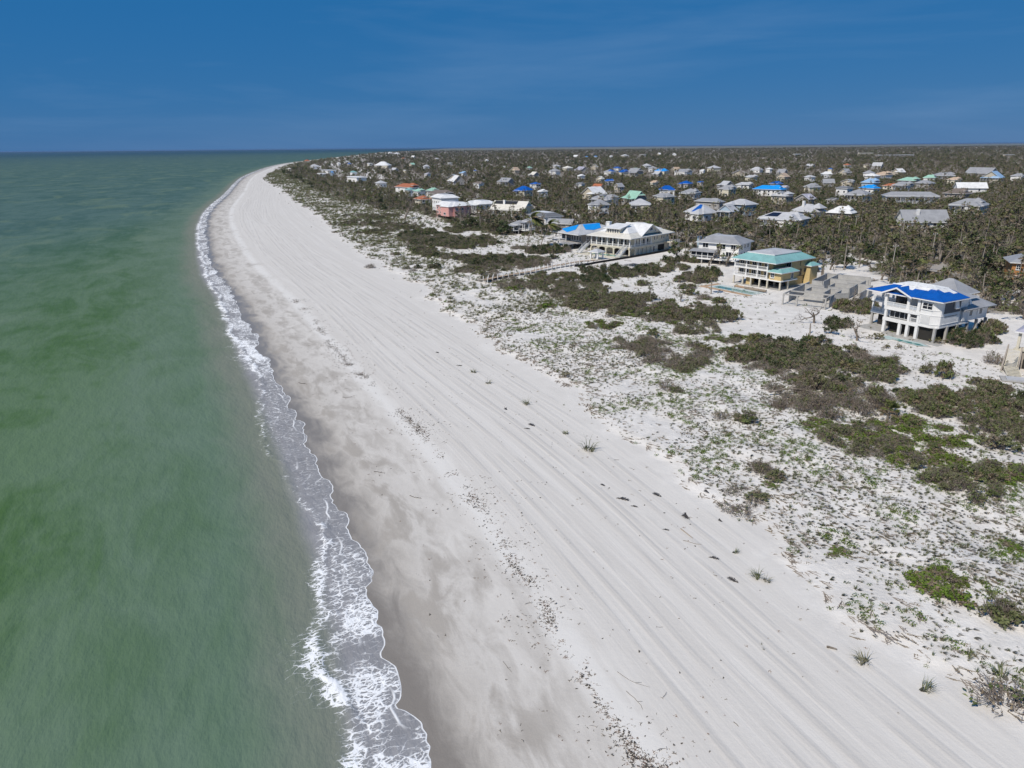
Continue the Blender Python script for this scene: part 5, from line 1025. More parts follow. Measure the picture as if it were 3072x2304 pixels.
# ------------------------------------------------------------------ trees: individuals near, one woodland mass beyond
FT = np.array([f[:3] for f in FOOT]); EY = []
for fx, fy, fr_, ez_, hw in FOOT:
    p = proj(fx, fy - fr_ * 0.4, ez_ + 1.4); q1 = proj(fx - hw, fy, 5)[0]; q2 = proj(fx + hw, fy, 5)[0]; EY.append((q1, q2, p[1]))
EY = np.array(EY)
OPEN = []                                        # open ground kept free of trees: (x, y, r)
for px, py, r_ in [(2860, 760, 6), (2810, 800, 6), (2780, 850, 7), (2900, 720, 6), (2100, 690, 9), (2060, 705, 10), (2600, 860, 9), (2560, 830, 8), (2430, 800, 7), (2200, 880, 14), (2300, 940, 12), (2420, 960, 8), (1950, 765, 12), (2000, 750, 10), (1650, 770, 14), (1560, 790, 10), (2960, 900, 6), (2980, 870, 5), (1450, 730, 8), (1330, 660, 10), (1230, 640, 10)]:
    x_, y_ = gp(px, py); OPEN.append((x_, y_, r_))
OPEN = np.array(OPEN)
def clear(x, y, top, rr, pixmargin=2, cover=0.1):
    """keep trees off house plots and from hiding roofs"""
    d2 = (FT[:, 0] - x) ** 2 + (FT[:, 1] - y) ** 2
    if (d2 < (FT[:, 2] * 0.74 + rr * 0.4) ** 2).any(): return False
    if ((OPEN[:, 0] - x) ** 2 + (OPEN[:, 1] - y) ** 2 < OPEN[:, 2] ** 2).any(): return False
    tx, ty = proj(x, y, top)
    w = rr / y * FPX * 0.7
    behind = (FT[:, 1] > y) & (EY[:, 0] - w < tx) & (tx < EY[:, 1] + w) & (ty < EY[:, 2] + pixmargin)
    if behind.any():
        near = (FT[:, 1] - y)[behind].min()
        return random.random() < (0.06 if near < 200 else 0.3)
    return True
cand = {'broad': [], 'bare': [], 'palm': []}; mass = []
NT = 0
def sample_zone(n, y0, y1, spacing_fn):
    out = []
    while len(out) < n:
        y = y0 + (y1 - y0) * random.random() ** 1.0; xr = y * 0.80; x = random.uniform(-xr * 0.5, xr)
        out.append((x, y))
    return np.array(out)
bands = [(100, 330, 2600), (330, 600, 4600), (600, 1000, 6200), (1000, 1700, 6000), (1700, 3200, 9000), (3200, 5500, 9000), (5500, 9300, 11000)]
dens = np.random.default_rng(77)
for b_, (y0, y1, n) in enumerate(bands):
    P_ = sample_zone(n, y0, y1, None); s_a, d_a = sd_of(P_[:, 0], P_[:, 1]); hz_ = height_sd(s_a, d_a, P_[:, 0], P_[:, 1]); lim = np.interp(s_a, [0, 250, 330, 9000], [158, 158, 128, 128]) + 30 * (vnoise(P_[:, 0] * 0.02, P_[:, 1] * 0.02, 88) - 0.4) - np.clip((s_a - 300) * 0.09, 0, 72)
    nn = fbm(P_[:, 0] * 0.012, P_[:, 1] * 0.012, 90, 3)
    for k_ in range(len(P_)):
        x, y = P_[k_]
        if d_a[k_] < lim[k_] or (209 < d_a[k_] < 215.5 and s_a[k_] < 470): continue
        big = 1.0 if y1 <= 1000 else 1.35 if y1 <= 1700 else 1.8 if y1 <= 3200 else 2.2 if y1 <= 5500 else 2.4
        u = random.random(); kd = 'palm' if u < (0.34 if y < 700 else 0.2 if y < 1300 else 0.0) else 'bare' if u > (0.78 if y < 900 else 0.62) - 0.12 * (nn[k_] > 0.5) else 'broad'
        sc = random.uniform(0.55, 1.1) * (0.85 if kd == 'bare' else 0.88) * (1.2 if y < 420 else 1.0)
        i = random.randrange(len(PR[kd])); top = hz_[k_] + 7.5 * sc
        if not clear(x, y, top, 2.5 * big): continue
        if y < 620 and len(cand[kd]) < 290: cand[kd].append((x, y, hz_[k_], sc, i))
        else: mass.append((x, y, hz_[k_] - (0.2 + (big - 1) * 1.6), sc * big if big < 1.5 else sc * big * 0.9, {'broad': 0, 'bare': 5, 'palm': 9}[kd] + i))
HN = [(o.location.x, o.location.y, o['label']) for o in bpy.data.objects if o.get('category') == 'house']
def near_words(x, y):
    b = min(HN, key=lambda t: (t[0] - x) ** 2 + (t[1] - y) ** 2)
    w = b[2].split(); k = ' '.join(w)
    short = k.split(' with ')[0].split(' under ')[0].split(' and ')[0]
    if 'woods' in short: short = w[0] + ' ' + ' '.join(k.split('those with ')[1].split()[:-1]) + '-roofed house'
    side = 'behind' if y > b[1] + 12 else 'in front of' if y < b[1] - 6 else 'right of' if x > b[0] else 'left of'
    return side, ' '.join(short.split()[:5])
KN = dict(broad=('broadleaf_tree', 'tree'), bare=('bare_tree', 'tree'), palm=('cabbage_palm', 'palm'))
for kd, lst in cand.items():
    lst.sort(key=lambda t: t[1])
    for (x, y, z, sc, i) in lst:
        sd_, nw = near_words(x, y)
        if kd == 'palm': look = ['upright palm', 'tall shaggy palm', 'short palm', 'leaning palm', 'tall thin palm'][i]
        elif kd == 'bare': look = ['bare grey tree', 'leafless twiggy tree', 'tall stripped tree', 'small dead tree'][i]
        else: look = ['olive tree', 'round green tree', 'sparse half-bare tree', 'dark bushy tree', 'dark ragged tree'][i]
        plant(kd, i, x, y, sc, random.uniform(0, 6.28), KN[kd][0], f'{look} {sd_} the {nw}', KN[kd][1], {'broad': 'broadleaf trees of the settlement', 'bare': 'storm-stripped trees of the settlement', 'palm': 'palms of the settlement'}[kd], z=z, tilt=random.uniform(-0.08, 0.08))
ms = np.array(mass)
protos = [joined('broad', i) for i in range(5)] + [joined('bare', i) for i in range(4)] + [joined('palm', i) for i in range(5)]
scatter('woodland', 'grey-brown storm-stripped woodland stretching to the horizon', 'woodland', protos, ms[:, 0], ms[:, 1], ms[:, 2], ms[:, 3], np.random.default_rng(5).uniform(0, 6.28, len(ms)), ms[:, 4].astype(int))
und = []
for (y0, y1, n) in ((110, 330, 4200), (330, 620, 8000), (620, 1000, 8000)):
    P_ = sample_zone(n, y0, y1, None); s_a, d_a = sd_of(P_[:, 0], P_[:, 1])
    lm = np.interp(s_a, [0, 250, 330, 9000], [168, 168, 122, 110]) + 30 * (vnoise(P_[:, 0] * 0.02, P_[:, 1] * 0.02, 88) - 0.4); pt = fbm(P_[:, 0] * 0.05, P_[:, 1] * 0.05, 66, 3)
    for k_ in range(n):
        x, y = P_[k_]
        if d_a[k_] < lm[k_] or pt[k_] < 0.36 or (208 < d_a[k_] < 216.5 and s_a[k_] < 470): continue
        if ((FT[:, 0] - x) ** 2 + (FT[:, 1] - y) ** 2 < (FT[:, 2] * 0.72) ** 2).any() or ((OPEN[:, 0] - x) ** 2 + (OPEN[:, 1] - y) ** 2 < OPEN[:, 2] ** 2).any(): continue
        und.append((x, y, 1.3, random.uniform(0.55, 1.15), random.choice([0, 0, 1, 2, 2, 3, 5, 5])))
und = np.array(und)
scatter('undergrowth', 'tangled grey-green undergrowth filling the gaps between the trees', 'undergrowth', [joined('shrub', i) for i in range(6)], und[:, 0], und[:, 1], und[:, 2], und[:, 3], np.random.default_rng(6).uniform(0, 6.28, len(und)), und[:, 4].astype(int))
print('UND', len(und), 'TREES', {k: len(v) for k, v in cand.items()}, 'mass', len(ms))
# ------------------------------------------------------------------ dune shrubs, each where the photograph shows it
def at(px, py, z=None):
    x, y = gp(px, py, 1.5)
    for _ in range(3): x, y = gp(px, py, gz(x, y))
    return x, y
def mpp_at(y): return (y * math.cos(PITCH) + 40 * math.sin(PITCH)) / FPX
# px, py of the foot, width in px, kind index, height factor, words
SH = [(2752, 1385, 300, 4, 1.0, 'wide bright green dune shrub on white sand'), (2590, 1350, 190, 2, 0.9, 'half-dead grey shrub left of the bright green one'), (2480, 1300, 120, 4, 0.6, 'low green mat beside the half-dead shrub'),
 (2515, 1245, 270, 3, 1.7, 'big grey brush pile of dead branches'), (2420, 1210, 170, 3, 1.1, 'grey dead shrub left of the brush pile'), (2930, 1255, 250, 0, 1.2, 'olive shrub thicket below the blue-roofed house'), (2830, 1235, 170, 2, 1.1, 'grey-green shrub left of the olive thicket'), (2990, 1190, 110, 0, 1.0, 'shrub beside the timber steps'),
 (3050, 1330, 200, 2, 1.2, 'grey-green shrub below the timber steps at right edge'), (3062, 1230, 90, 1, 1.3, 'dark green shrub right of the timber steps'), (2930, 1490, 190, 5, 0.9, 'tangled half-green shrub right of the sand path'), (3050, 1450, 120, 4, 0.8, 'green shrub at right edge below the steps'), (2860, 1440, 90, 4, 0.6, 'small green mat shrub on the sand path edge'),
 (2380, 1095, 250, 1, 1.3, 'dense dark green shrub thicket before the concrete shell'), (2270, 1085, 150, 0, 1.2, 'olive shrub at left end of the dark thicket'), (2480, 1100, 130, 5, 1.2, 'olive shrub at right end of the dark thicket'), (2330, 1130, 160, 3, 0.9, 'grey dead shrub below the dark thicket'),
 (2155, 965, 110, 5, 1.9, 'tall twiggy shrub on the open sand before the yellow house'), (2030, 960, 120, 0, 1.4, 'olive shrub left of the tall twiggy one'), (2090, 1000, 130, 2, 1.0, 'grey-green low shrub below the tall twiggy one'), (1784, 925, 180, 0, 1.2, 'olive and grey shrub mass in the mid dunes'), (1860, 925, 110, 3, 1.0, 'grey dead shrub right of the mid-dune mass'), (1931, 905, 75, 5, 1.2, 'small ragged shrub right of the mid-dune mass'),
 (1990, 1090, 210, 3, 1.0, 'long grey dead shrub with green tufts in the dunes'), (2070, 1110, 120, 2, 0.8, 'grey-green end of the long dead shrub'), (1900, 1050, 120, 3, 0.9, 'grey dead shrub left of the long one'), (1805, 985, 85, 4, 0.8, 'low bright shrub in the open dune'), (1640, 920, 45, 4, 0.8, 'small bright shrub in open dune grass'), (1895, 945, 105, 4, 0.5, 'flat green mat beside a ragged shrub'), (2180, 1022, 95, 4, 0.5, 'flat green mat under the tall twiggy shrub'),
 (1488, 795, 140, 1, 1.4, 'dark green shrub mass at seaward end of the boardwalk'), (1420, 785, 110, 0, 1.3, 'olive shrub left of the dark boardwalk shrub'), (1560, 800, 120, 3, 1.2, 'grey dead shrub along the boardwalk'), (1632, 762, 100, 1, 1.8, 'dark bush at the foot of the coconut palms'), (1665, 760, 60, 0, 1.5, 'olive bush right of the coconut palms'), (1656, 845, 115, 0, 1.1, 'olive shrub right of the boardwalk middle'), (1720, 880, 150, 2, 1.1, 'grey-green shrub mass below the boardwalk bend'), (1770, 850, 110, 1, 1.1, 'dark shrub below the boardwalk bend'),
 (1832, 828, 150, 1, 1.2, 'dark green hedge-like shrub along the silt fence'), (1905, 830, 110, 1, 1.2, 'dark green shrub right end of the silt fence hedge'), (1985, 815, 110, 0, 1.2, 'olive shrub hedge before the sunken pool'), (1935, 858, 55, 5, 1.1, 'small shrub below the sunken pool'), (1556, 748, 70, 3, 0.7, 'low dead shrub before the beach pavilion'), (1482, 846, 85, 3, 0.7, 'low dead shrub at the boardwalk tip'),
 (2026, 790, 75, 1, 2.0, 'tall round bush behind the sunken pool'), (2072, 790, 60, 0, 2.0, 'tall olive bush left of the white grey-roofed house'), (2090, 850, 90, 0, 1.8, 'olive bush left of the yellow house porch'), (2125, 830, 80, 1, 2.2, 'dark bush touching the yellow house balcony'), (2060, 868, 60, 5, 1.3, 'ragged bush left of the pool paving'),
 (1292, 806, 55, 1, 1.2, 'rounded dark green bush alone in the far dune'), (1254, 806, 26, 1, 1.2, 'small dark bush left of the rounded one'), (1187, 766, 34, 0, 1.0, 'small olive bush near the upper beach'), (1400, 815, 85, 3, 0.9, 'grey shrub between boardwalk and rounded bush'), (1112, 804, 28, 3, 1.2, 'lone dark dead bush at the edge of the upper beach'), (1317, 738, 170, 1, 1.2, 'dark shrub belt in the far dune'), (1390, 745, 110, 0, 1.2, 'olive right end of the far shrub belt'),
 (1172, 702, 150, 0, 1.0, 'far olive shrub belt before the pink house'), (1250, 712, 120, 1, 1.1, 'far dark shrub right of the olive belt'), (1100, 700, 80, 0, 0.9, 'far low shrub at left end of the belt'), (1330, 700, 110, 0, 1.2, 'olive shrubs below the pink house'), (1420, 690, 110, 1, 1.3, 'dark bushes below the cream torn-roofed house'), (1480, 690, 90, 0, 1.4, 'olive bushes left of the beach pavilion'), (1447, 712, 42, 0, 1.1, 'small bush on sand below the dark bushes'), (1490, 705, 40, 0, 1.1, 'second small bush on sand below the dark bushes'),
 (2838, 1790, 120, 4, 1.0, 'round bright green shrub on near dune slope'), (3045, 1900, 110, 4, 1.0, 'bright green shrub at the near right edge'), (3035, 1640, 80, 4, 0.5, 'flat bright green patch at right edge'), (3018, 2110, 130, 3, 0.8, 'dead brown shrub on the near dune scarp'), (2330, 1425, 120, 3, 0.8, 'dark dead shrub on the near dune crest'), (2310, 1455, 60, 4, 0.4, 'small green mat under the dark dead shrub'), (2230, 1530, 130, 3, 0.45, 'flat brown mat of exposed roots on dune edge'), (2522, 1655, 55, 4, 0.5, 'small green patch on near dune'), (2500, 1665, 40, 4, 0.4, 'tiny green patch beside another green patch'),
 (2600, 940, 120, 0, 1.6, 'leafy shrub left of the blue-roofed house'), (2520, 985, 80, 1, 1.5, 'dark shrub between shell and blue-roofed house'), (2930, 1040, 110, 1, 2.6, 'tall dark leafy bush at right corner of the blue-roofed house'), (2985, 1000, 70, 0, 2.4, 'tall olive bush behind the right corner bush'), (2978, 1090, 60, 1, 2.2, 'dark bush left of the winding stair'), (2830, 1130, 60, 5, 1.7, 'upright leafy shrub on sand before the house pool'), (2780, 1120, 50, 5, 1.5, 'upright shrub beside the leafy one'), (2600, 1110, 70, 2, 1.0, 'grey-green shrub left of the palmettos')]
for j, (px, py, w, k, hf, lab) in enumerate(SH):
    x, y = at(px, py); w = w * (1.5 if w > 80 else 1.15); wm_ = w * mpp_at(y); base = [2.6, 2.4, 2.6, 2.8, 2.4, 2.2][k] * 2.1
    dep_ = 0.85 * wm_ if w > 80 else 0.3 * wm_
    s1 = min(wm_ / base, 0.62 if wm_ > 5 else 0.9)
    o = tag(link('dune_shrub', None, None, (x, y, gz(x, y) - 0.05)), lab, 'shrub', 'dune shrubs')
    rr = random.Random(j); n = max(1, min(44, int(round(1.05 * (wm_ / (base * s1)) * (1 + dep_ / (base * s1)))))) if wm_ > base * 0.9 else 1
    for q_ in range(n):
        if n == 1: jx = jy = 0.0
        else:
            ang, rad_ = rr.uniform(0, 6.28), math.sqrt(rr.random()); jx, jy = rad_ * math.cos(ang) * (wm_ / 2 - base * s1 * 0.3), rad_ * math.sin(ang) * dep_ / 2 + dep_ * 0.35
            jx += jy * 0.25
        zz = gz(x + jx, y + jy) - gz(x, y)
        kk = k if rr.random() < 0.72 else rr.choice([0, 2, 3, 5])
        a, b = PR['shrub'][kk]; sz = s1 * rr.uniform(0.8, 1.25); hz = sz * min(2.0, hf) * rr.uniform(0.9, 1.35)
        for nm, me in (('stems', a), ('foliage', b)): link(nm, me, o, (jx, jy, zz), (0, 0, rr.uniform(0, 6.28)), (sz, sz, hz))
for j, (px, py, sc, lab) in enumerate([(2673, 1245, 1.5, 'large palmetto right of the brush pile'), (2555, 1120, 1.25, 'palmetto with yellow-green fronds below the dark thicket'), (2665, 1110, 1.1, 'palmetto on the sand below the house pool'), (2620, 1125, 0.9, 'small palmetto between two others'), (2630, 1018, 0.9, 'short palmetto at left end of the house pool'), (2805, 1030, 0.8, 'short palmetto at the front corner of the blue-roofed house'),
        (1745, 895, 1.2, 'palmetto at left end of the mid-dune shrub'), (1840, 950, 1.0, 'palmetto in front of the flat green mat'), (2000, 960, 1.3, 'palmetto beside the olive shrub'), (2114, 1055, 1.1, 'lone palmetto on sand right of the dead shrub'), (2440, 1050, 1.2, 'palmetto on top of the dark thicket'), (1960, 1010, 1.2, 'palmetto above the long dead shrub'), (2250, 1030, 1.2, 'palmetto on left end of the thicket'), (1700, 1128, 0.6, 'single dark rosette plant on the dune edge'), (2660, 1045, 0.5, 'tiny palmetto on sand left of two saplings'), (2695, 1045, 0.5, 'tiny palmetto sapling on the bare sand')]):
    x, y = at(px, py); plant('palmetto', j, x, y, sc, j * 1.3, 'palmetto', lab, 'palmetto', 'palmettos of the dune')
for px, py, k, i, sc, rz, lab in [(2133, 882, 'palm', 2, 0.92, 0.3, 'lone palm casting a clear shadow on sand before the yellow house'), (1582, 742, 'coco', 0, 1.25, 0.15, 'wind-blown coconut palm, the taller of two leaning together'), (1622, 738, 'coco', 1, 1.15, 0.25, 'wind-blown coconut palm leaning far right over the beach bushes'), (1217, 658, 'bare', 2, 1.2, 1.0, 'big fan-shaped bare tree standing alone on sand'), (2437, 968, 'bare', 0, 0.75, 0.5, 'dead forked tree before the concrete shell'), (2572, 1022, 'bare', 1, 0.8, 2.0, 'small twisted tree left of the house pool'), (1790, 760, 'bare', 3, 0.5, 0, 'tiny reddish tree beside the boardwalk end'),
        (1950, 905, 'palm', 0, 0.55, 0, 'small palm above the mid-dune shrubs'), (2040, 905, 'bare', 3, 0.6, 2, 'thin dead sapling in the open yard'), (2690, 900, 'palm', 1, 0.9, 1, 'shaggy palm left of the blue roof'), (2540, 930, 'bare', 0, 0.8, 2.5, 'bent dead tree left of the blue-roofed house'), (2490, 1000, 'broad', 3, 0.45, 2.5, 'low leafy tree before the concrete shell')]:
    x, y = at(px, py); plant(k, i, x, y, sc, rz, {'palm': 'cabbage_palm', 'coco': 'coconut_palm', 'bare': 'bare_tree', 'broad': 'broadleaf_tree'}[k], lab, 'palm' if k in ('palm', 'coco') else 'tree')
for j, (px, py, hh_, lab) in enumerate([(2384, 735, 9, 'pale bare palm trunk behind the yellow roof'), (2439, 800, 8, 'bare palm trunk between yellow house and shell'), (2470, 780, 9, 'leaning bare trunk behind the shell'), (2330, 740, 7, 'slanting bare trunk behind the turquoise roof'), (2000, 740, 9, 'bare trunk right of the mansion carport'), (2030, 735, 10, 'tall bare trunk right of the mansion'), (1985, 720, 9, 'bare trunk behind the mansion corner'), (2920, 640, 11, 'pair-like tall bare trunk right of the arched white house'), (2935, 638, 10, 'second tall bare trunk right of the arched white house'), (2945, 895, 7, 'stout bare trunk behind the blue-roofed house'), (2430, 1000, 2.5, 'short dead stump before the shell'), (1850, 690, 8, 'bare trunk behind the mansion roof'), (1700, 610, 9, 'bare trunk behind the dark flat roof'), (1690, 612, 9, 'second bare trunk behind the dark flat roof')]):
    x, y = at(px, py); me = stub_trunk(700 + j, hh_)
    tag(link('bare_palm_trunk', me, None, (x, y, 1.35), (random.uniform(-0.1, 0.1), random.uniform(-0.12, 0.12), j)), lab, 'tree trunk', 'crownless palm trunks')
# ------------------------------------------------------------------ dune ground cover
def tuft(seed, n, h, w, mat, lay=0.0, spread=0.12):
    r = np.random.default_rng(seed); g = VG()
    for i in range(n):
        a = r.uniform(0, 6.28); b = np.array([np.cos(a), np.sin(a), 0]) * r.random() * spread; L = h * r.uniform(0.6, 1.2)
        d = np.array([np.cos(a) * 0.45 + lay * 1.6, np.sin(a) * 0.45, 1.0 - lay * 0.8]); d /= np.linalg.norm(d); m_ = b + d * L * 0.55; d2 = d + np.array([np.cos(a) * 0.4 + lay, np.sin(a) * 0.4, -0.55]); d2 /= np.linalg.norm(d2); e = m_ + d2 * L * 0.5
        s = np.cross(d, (0.3, 0.2, 1)); s = s / (np.linalg.norm(s) + 1e-6) * w
        g.add([b - s, b + s, m_ + s * 0.8, m_ - s * 0.8, e, m_], [(0, 1, 2, 3), (3, 2, 4, 5)], 0)
    return g.mesh('tuft', [mat])
def mat_plant(seed, n, rad, size, mat, h=0.12):
    r = np.random.default_rng(seed); g = VG(); g.leaves(np.array([0, 0, h * 0.5]), rad, n, size, 0, r, 1.0, h / rad); return g.mesh('mat', [mat])
def runner(seed, mat):
    r = np.random.default_rng(seed); g = VG()
    for i in range(4):
        p = np.array([r.normal() * 0.15, r.normal() * 0.15, 0.03]); pts = [p]; d = np.array([1, r.normal() * 0.3, 0.0])
        for k in range(5): d[1] += r.normal() * 0.3; p = p + d / np.linalg.norm(d) * 0.22; p[2] = 0.02 + 0.05 * r.random(); pts.append(p)
        g.tube(pts, [0.02] * 6, 0, 3)
        g.leaves(pts[3], 0.22, 5, 0.07, 0, r, 1.0, 0.25)
    return g.mesh('runner', [mat])
GK = [tuft(1, 14, 0.50, 0.016, L_GRASS), tuft(2, 16, 0.62, 0.018, L_GRASS, 0.25), tuft(3, 14, 0.42, 0.024, L_FLAT, 0.6), tuft(4, 12, 0.36, 0.026, L_FLAT, 0.8, 0.16), tuft(5, 12, 0.46, 0.022, L_GREEN, 0.5), mat_plant(6, 26, 0.34, 0.075, L_BRIGHT), mat_plant(7, 18, 0.26, 0.065, L_GREEN), runner(8, L_DRY), runner(9, T_GREY), mat_plant(10, 12, 0.30, 0.08, L_DRY, 0.07), mat_plant(11, 44, 0.55, 0.09, L_BRIGHT, 0.16), tuft(12, 26, 0.8, 0.02, L_GRASS, 0.2, 0.3)]
rg = np.random.default_rng(31); gx_, gy_, gs_, gi_, gr_ = [], [], [], [], []
for (s0, s1_, dens_, scl_, dmax) in ((-25, 60, 5.6, 1.0, 100), (60, 140, 3.8, 1.1, 115), (140, 280, 1.7, 1.5, 122), (280, 620, 0.62, 2.2, 125), (620, 1500, 0.2, 3.6, 105), (1500, 3200, 0.02, 7.0, 70)):
    n = int((s1_ - s0) * dmax * dens_); s = rg.uniform(s0, s1_, n); d = rg.uniform(26, 26 + dmax, n); du = d - dune_edge(s)
    n1_ = fbm(s * 0.05, d * 0.05, 91); n2_ = fbm(s * 0.22, d * 0.22, 93, 3); n3_ = vnoise(s * 0.9, d * 0.9, 95)
    p = sstep(-0.6, 1.6, du) * np.clip(0.34 + 2.0 * (n1_ - 0.38) + 1.6 * (n2_ - 0.45), 0.05, 1.0)
    p = np.maximum(p, sstep(-1.2, -0.1, du) * sstep(1.8, 0.4, du) * 0.28)                      # ragged scarp edge
    p = np.maximum(p, 0.006 * sstep(-17, -4, du))                                               # a few strays on the upper beach
    yard = sstep(84, 96, d) * np.interp(s, [-30, 40, 60, 400, 500], [0.55, 0.55, 0.9, 0.85, 0.2]); p = p * (1 - yard)
    p = np.maximum(p, sstep(0, 6, du) * sstep(180, 420, s) * (0.35 + 0.75 * sstep(0.3, 0.6, n1_)) * np.where(d < 105, 1, 0.75))
    keep = rg.random(n) < p; s, d, n2_, n1_, n3_, du = s[keep], d[keep], n2_[keep], n1_[keep], n3_[keep], du[keep]
    x, y = coast(s, d); u = rg.random(len(s)); g = np.clip((n1_ - 0.4) * 4, 0, 1)
    far_ = np.clip((s - 60) / 200, 0, 1)
    k = np.where(u < 0.30 - 0.18 * far_, 3, np.where(u < 0.50 - 0.25 * far_, 2, np.where(u < 0.60 - 0.1 * far_, 9, np.where(u < 0.68, 7 + (n3_ > 0.5), np.where(u < 0.80, 0, np.where(u < 0.88, 1, np.where(u < 0.94, 4, np.where(u < 0.985, 6, 5))))))))
    k = np.where((n2_ > 0.60) & (rg.random(len(s)) < 0.45), np.where(rg.random(len(s)) < 0.35, 10, 5), k); k = np.where((du < 1.2) & (du > -1.4) & (rg.random(len(s)) < 0.75), 7 + (n3_ > 0.4), k); k = np.where((far_ > 0.3) & (rg.random(len(s)) < 0.25), 11, k)
    k = np.where(du < -1.4, np.where(rg.random(len(s)) < 0.3, 0, 9), k)
    gx_.append(x); gy_.append(y); gs_.append(scl_ * rg.uniform(0.55, 1.25, len(s)) * np.where(du < -1.4, 0.7, 1)); gi_.append(k); gr_.append(np.arctan2(-0.62, 0.78) + rg.normal(size=len(s)) * 0.55)
gx_, gy_, gs_, gi_, gr_ = map(np.concatenate, (gx_, gy_, gs_, gi_, gr_))
print('GROUND COVER', len(gx_))
scatter('dune_ground_cover', 'sparse windswept grass, runners and green mats over the white dunes', 'ground cover', GK, gx_, gy_, ground_z(gx_, gy_) - 0.01, gs_, gr_, gi_)
n = 5200; s = rg.uniform(18, 420, n); d = rg.uniform(60, 122, n); nz = fbm(s * 0.035, d * 0.05, 121, 4); bl = np.interp(s, [18, 60, 130, 260, 420], [84, 92, 90, 92, 96]); wd_ = np.interp(s, [18, 60, 260, 420], [14, 13, 16, 18])
kp = (nz + 0.30 * np.exp(-((d - bl) / wd_) ** 2) > 0.672 + 0.03 * sstep(60, 110, s) + 0.05 * sstep(170, 260, s)) & (rg.random(n) < 0.62); s, d = s[kp], d[kp]; x, y = coast(s, d)
BW_ = np.array([(-8.7, 222.2), (-4.5, 227.4), (1.2, 233.0), (7.1, 238.2), (10.7, 243.2), (14.3, 248.2), (20, 254.0), (25.5, 258.8), (32.7, 261.9), (26, 253), (38, 266), (45, 272)])
ok = np.array([not ((BW_[:, 0] - a) ** 2 + (BW_[:, 1] + 2.0 - b) ** 2 < 36).any() and not ((BW_[:, 0] - a) ** 2 + (BW_[:, 1] - 7.0 - b) ** 2 < 36).any() and not ((FT[:, 0] - a) ** 2 + (FT[:, 1] - b) ** 2 < (FT[:, 2] + 3) ** 2).any() for a, b in zip(x, y)]); s, d, x, y = s[ok], d[ok], x[ok], y[ok]
print('THICKET', len(x))
scatter('dune_thicket', 'low joined thickets of grey-brown and olive scrub across the dune', 'scrub', [joined('shrub', i) for i in range(6)], x, y, ground_z(x, y) - 0.05, rg.uniform(0.42, 1.05, len(x)), rg.uniform(0, 6.28, len(x)), rg.choice([0, 1, 2, 3, 4, 5], len(x), p=[0.17, 0.07, 0.22, 0.32, 0.07, 0.15]))
# single grass tufts standing out on the upper beach and dune face
for px, py, sc, lab in [(1764, 1348, 2.6, 'largest grass tuft alone on the upper beach'), (1581, 1212, 1.7, 'grass tuft left of the large one'), (1699, 1302, 1.1, 'small grass tuft above the large one'), (1463, 1012, 1.8, 'grass tuft at the dune edge in mid distance'), (1422, 1118, 1.4, 'grass tuft on sand beside old tracks'), (1463, 1150, 1.4, 'second grass tuft beside old tracks'), (2205, 1658, 0.9, 'small grass tuft on the near sand slope'), (2272, 1730, 1.5, 'wide grass tuft on the near sand slope'), (2298, 1742, 1.1, 'grass tuft right of the wide one'), (2592, 1985, 1.6, 'brown grass tuft overhanging the near scarp'), (2777, 2070, 1.5, 'grass tuft on the near scarp'), (3005, 2030, 1.5, 'grass tuft near the right edge'), (2520, 1440, 1.6, 'grass tuft on the near dune crest')]:
    x, y = at(px, py); o = tag(link('grass_tuft', None, None, (x, y, gz(x, y) - 0.02), (0, 0, px), (sc, sc, sc)), lab, 'grass tuft', 'single grass tufts')
    link('blades', GK[11], o); link('blades', GK[0], o, (0.3, 0.15, 0), (0, 0, 1.0)); link('dead_stems', GK[2], o, (-0.3, -0.1, 0))
# ------------------------------------------------------------------ wrack line and flotsam
def bit(seed, n, L, mat, th=0.012):
    r = np.random.default_rng(seed); g = VG()
    for i in range(n):
        p = np.array([r.normal() * L * 0.4, r.normal() * L * 0.4, th]); a = r.uniform(0, 6.28); q = p + np.array([np.cos(a), np.sin(a), r.uniform(0, 0.25)]) * L * r.uniform(0.4, 1.0); g.tube([p, (p + q) / 2 + r.normal(size=3) * (0.06, 0.06, 0.02) * L * 2, q], [th, th, th * 0.5], 0, 3)
    return g.mesh('flotsam', [mat])
def clod(seed, R_, mat):
    r = np.random.default_rng(seed); g = VG(); g.leaves(np.array([0, 0, R_ * 0.3]), R_, 9, R_ * 0.6, 0, r, 1, 0.5); return g.mesh('weed', [mat])
WEED = paint('dark_seaweed', (0.075, 0.065, 0.058), 0.7, 0.4); REDW = paint('reddish_driftwood', (0.20, 0.115, 0.085), 0.8, 0.3)
WK = [bit(1, 5, 0.22, T_BARK), bit(2, 6, 0.16, REDW, 0.01), bit(3, 3, 0.35, WEED), clod(4, 0.09, WEED), clod(5, 0.07, WEED), bit(6, 2, 0.5, T_GREY), clod(7, 0.06, REDW)]
n = 14000; s = 180 * rg.random(n) ** 1.4 - 6; c_ = 15.6 + (fbm(s * 0.06, s * 0, 97) - 0.5) * 3.0; sp = rg.normal(size=n); d = c_ + sp * np.where(rg.random(n) < 0.6, 0.5, 2.6)
pk = np.clip((fbm(s * 0.25, d * 0.25, 99, 3) - 0.36) * 2.2, 0.0, 1) * np.exp(-np.abs(sp) * 0.45); kp = rg.random(n) < pk
s, d = s[kp], d[kp]; m2 = 500; s = np.r_[s, 150 * rg.random(m2) - 6]; d = np.r_[d, rg.uniform(5, 40, m2)]
x, y = coast(s, d); kk = rg.choice(7, len(s), p=[0.2, 0.2, 0.1, 0.18, 0.16, 0.06, 0.1])
scatter('wrack_line', 'scattered twigs, weed and leaf litter of the wrack line', 'flotsam', WK, x, y, ground_z(x, y), rg.uniform(0.6, 1.5, len(s)), rg.uniform(0, 6.28, len(s)), kk)
FR = []
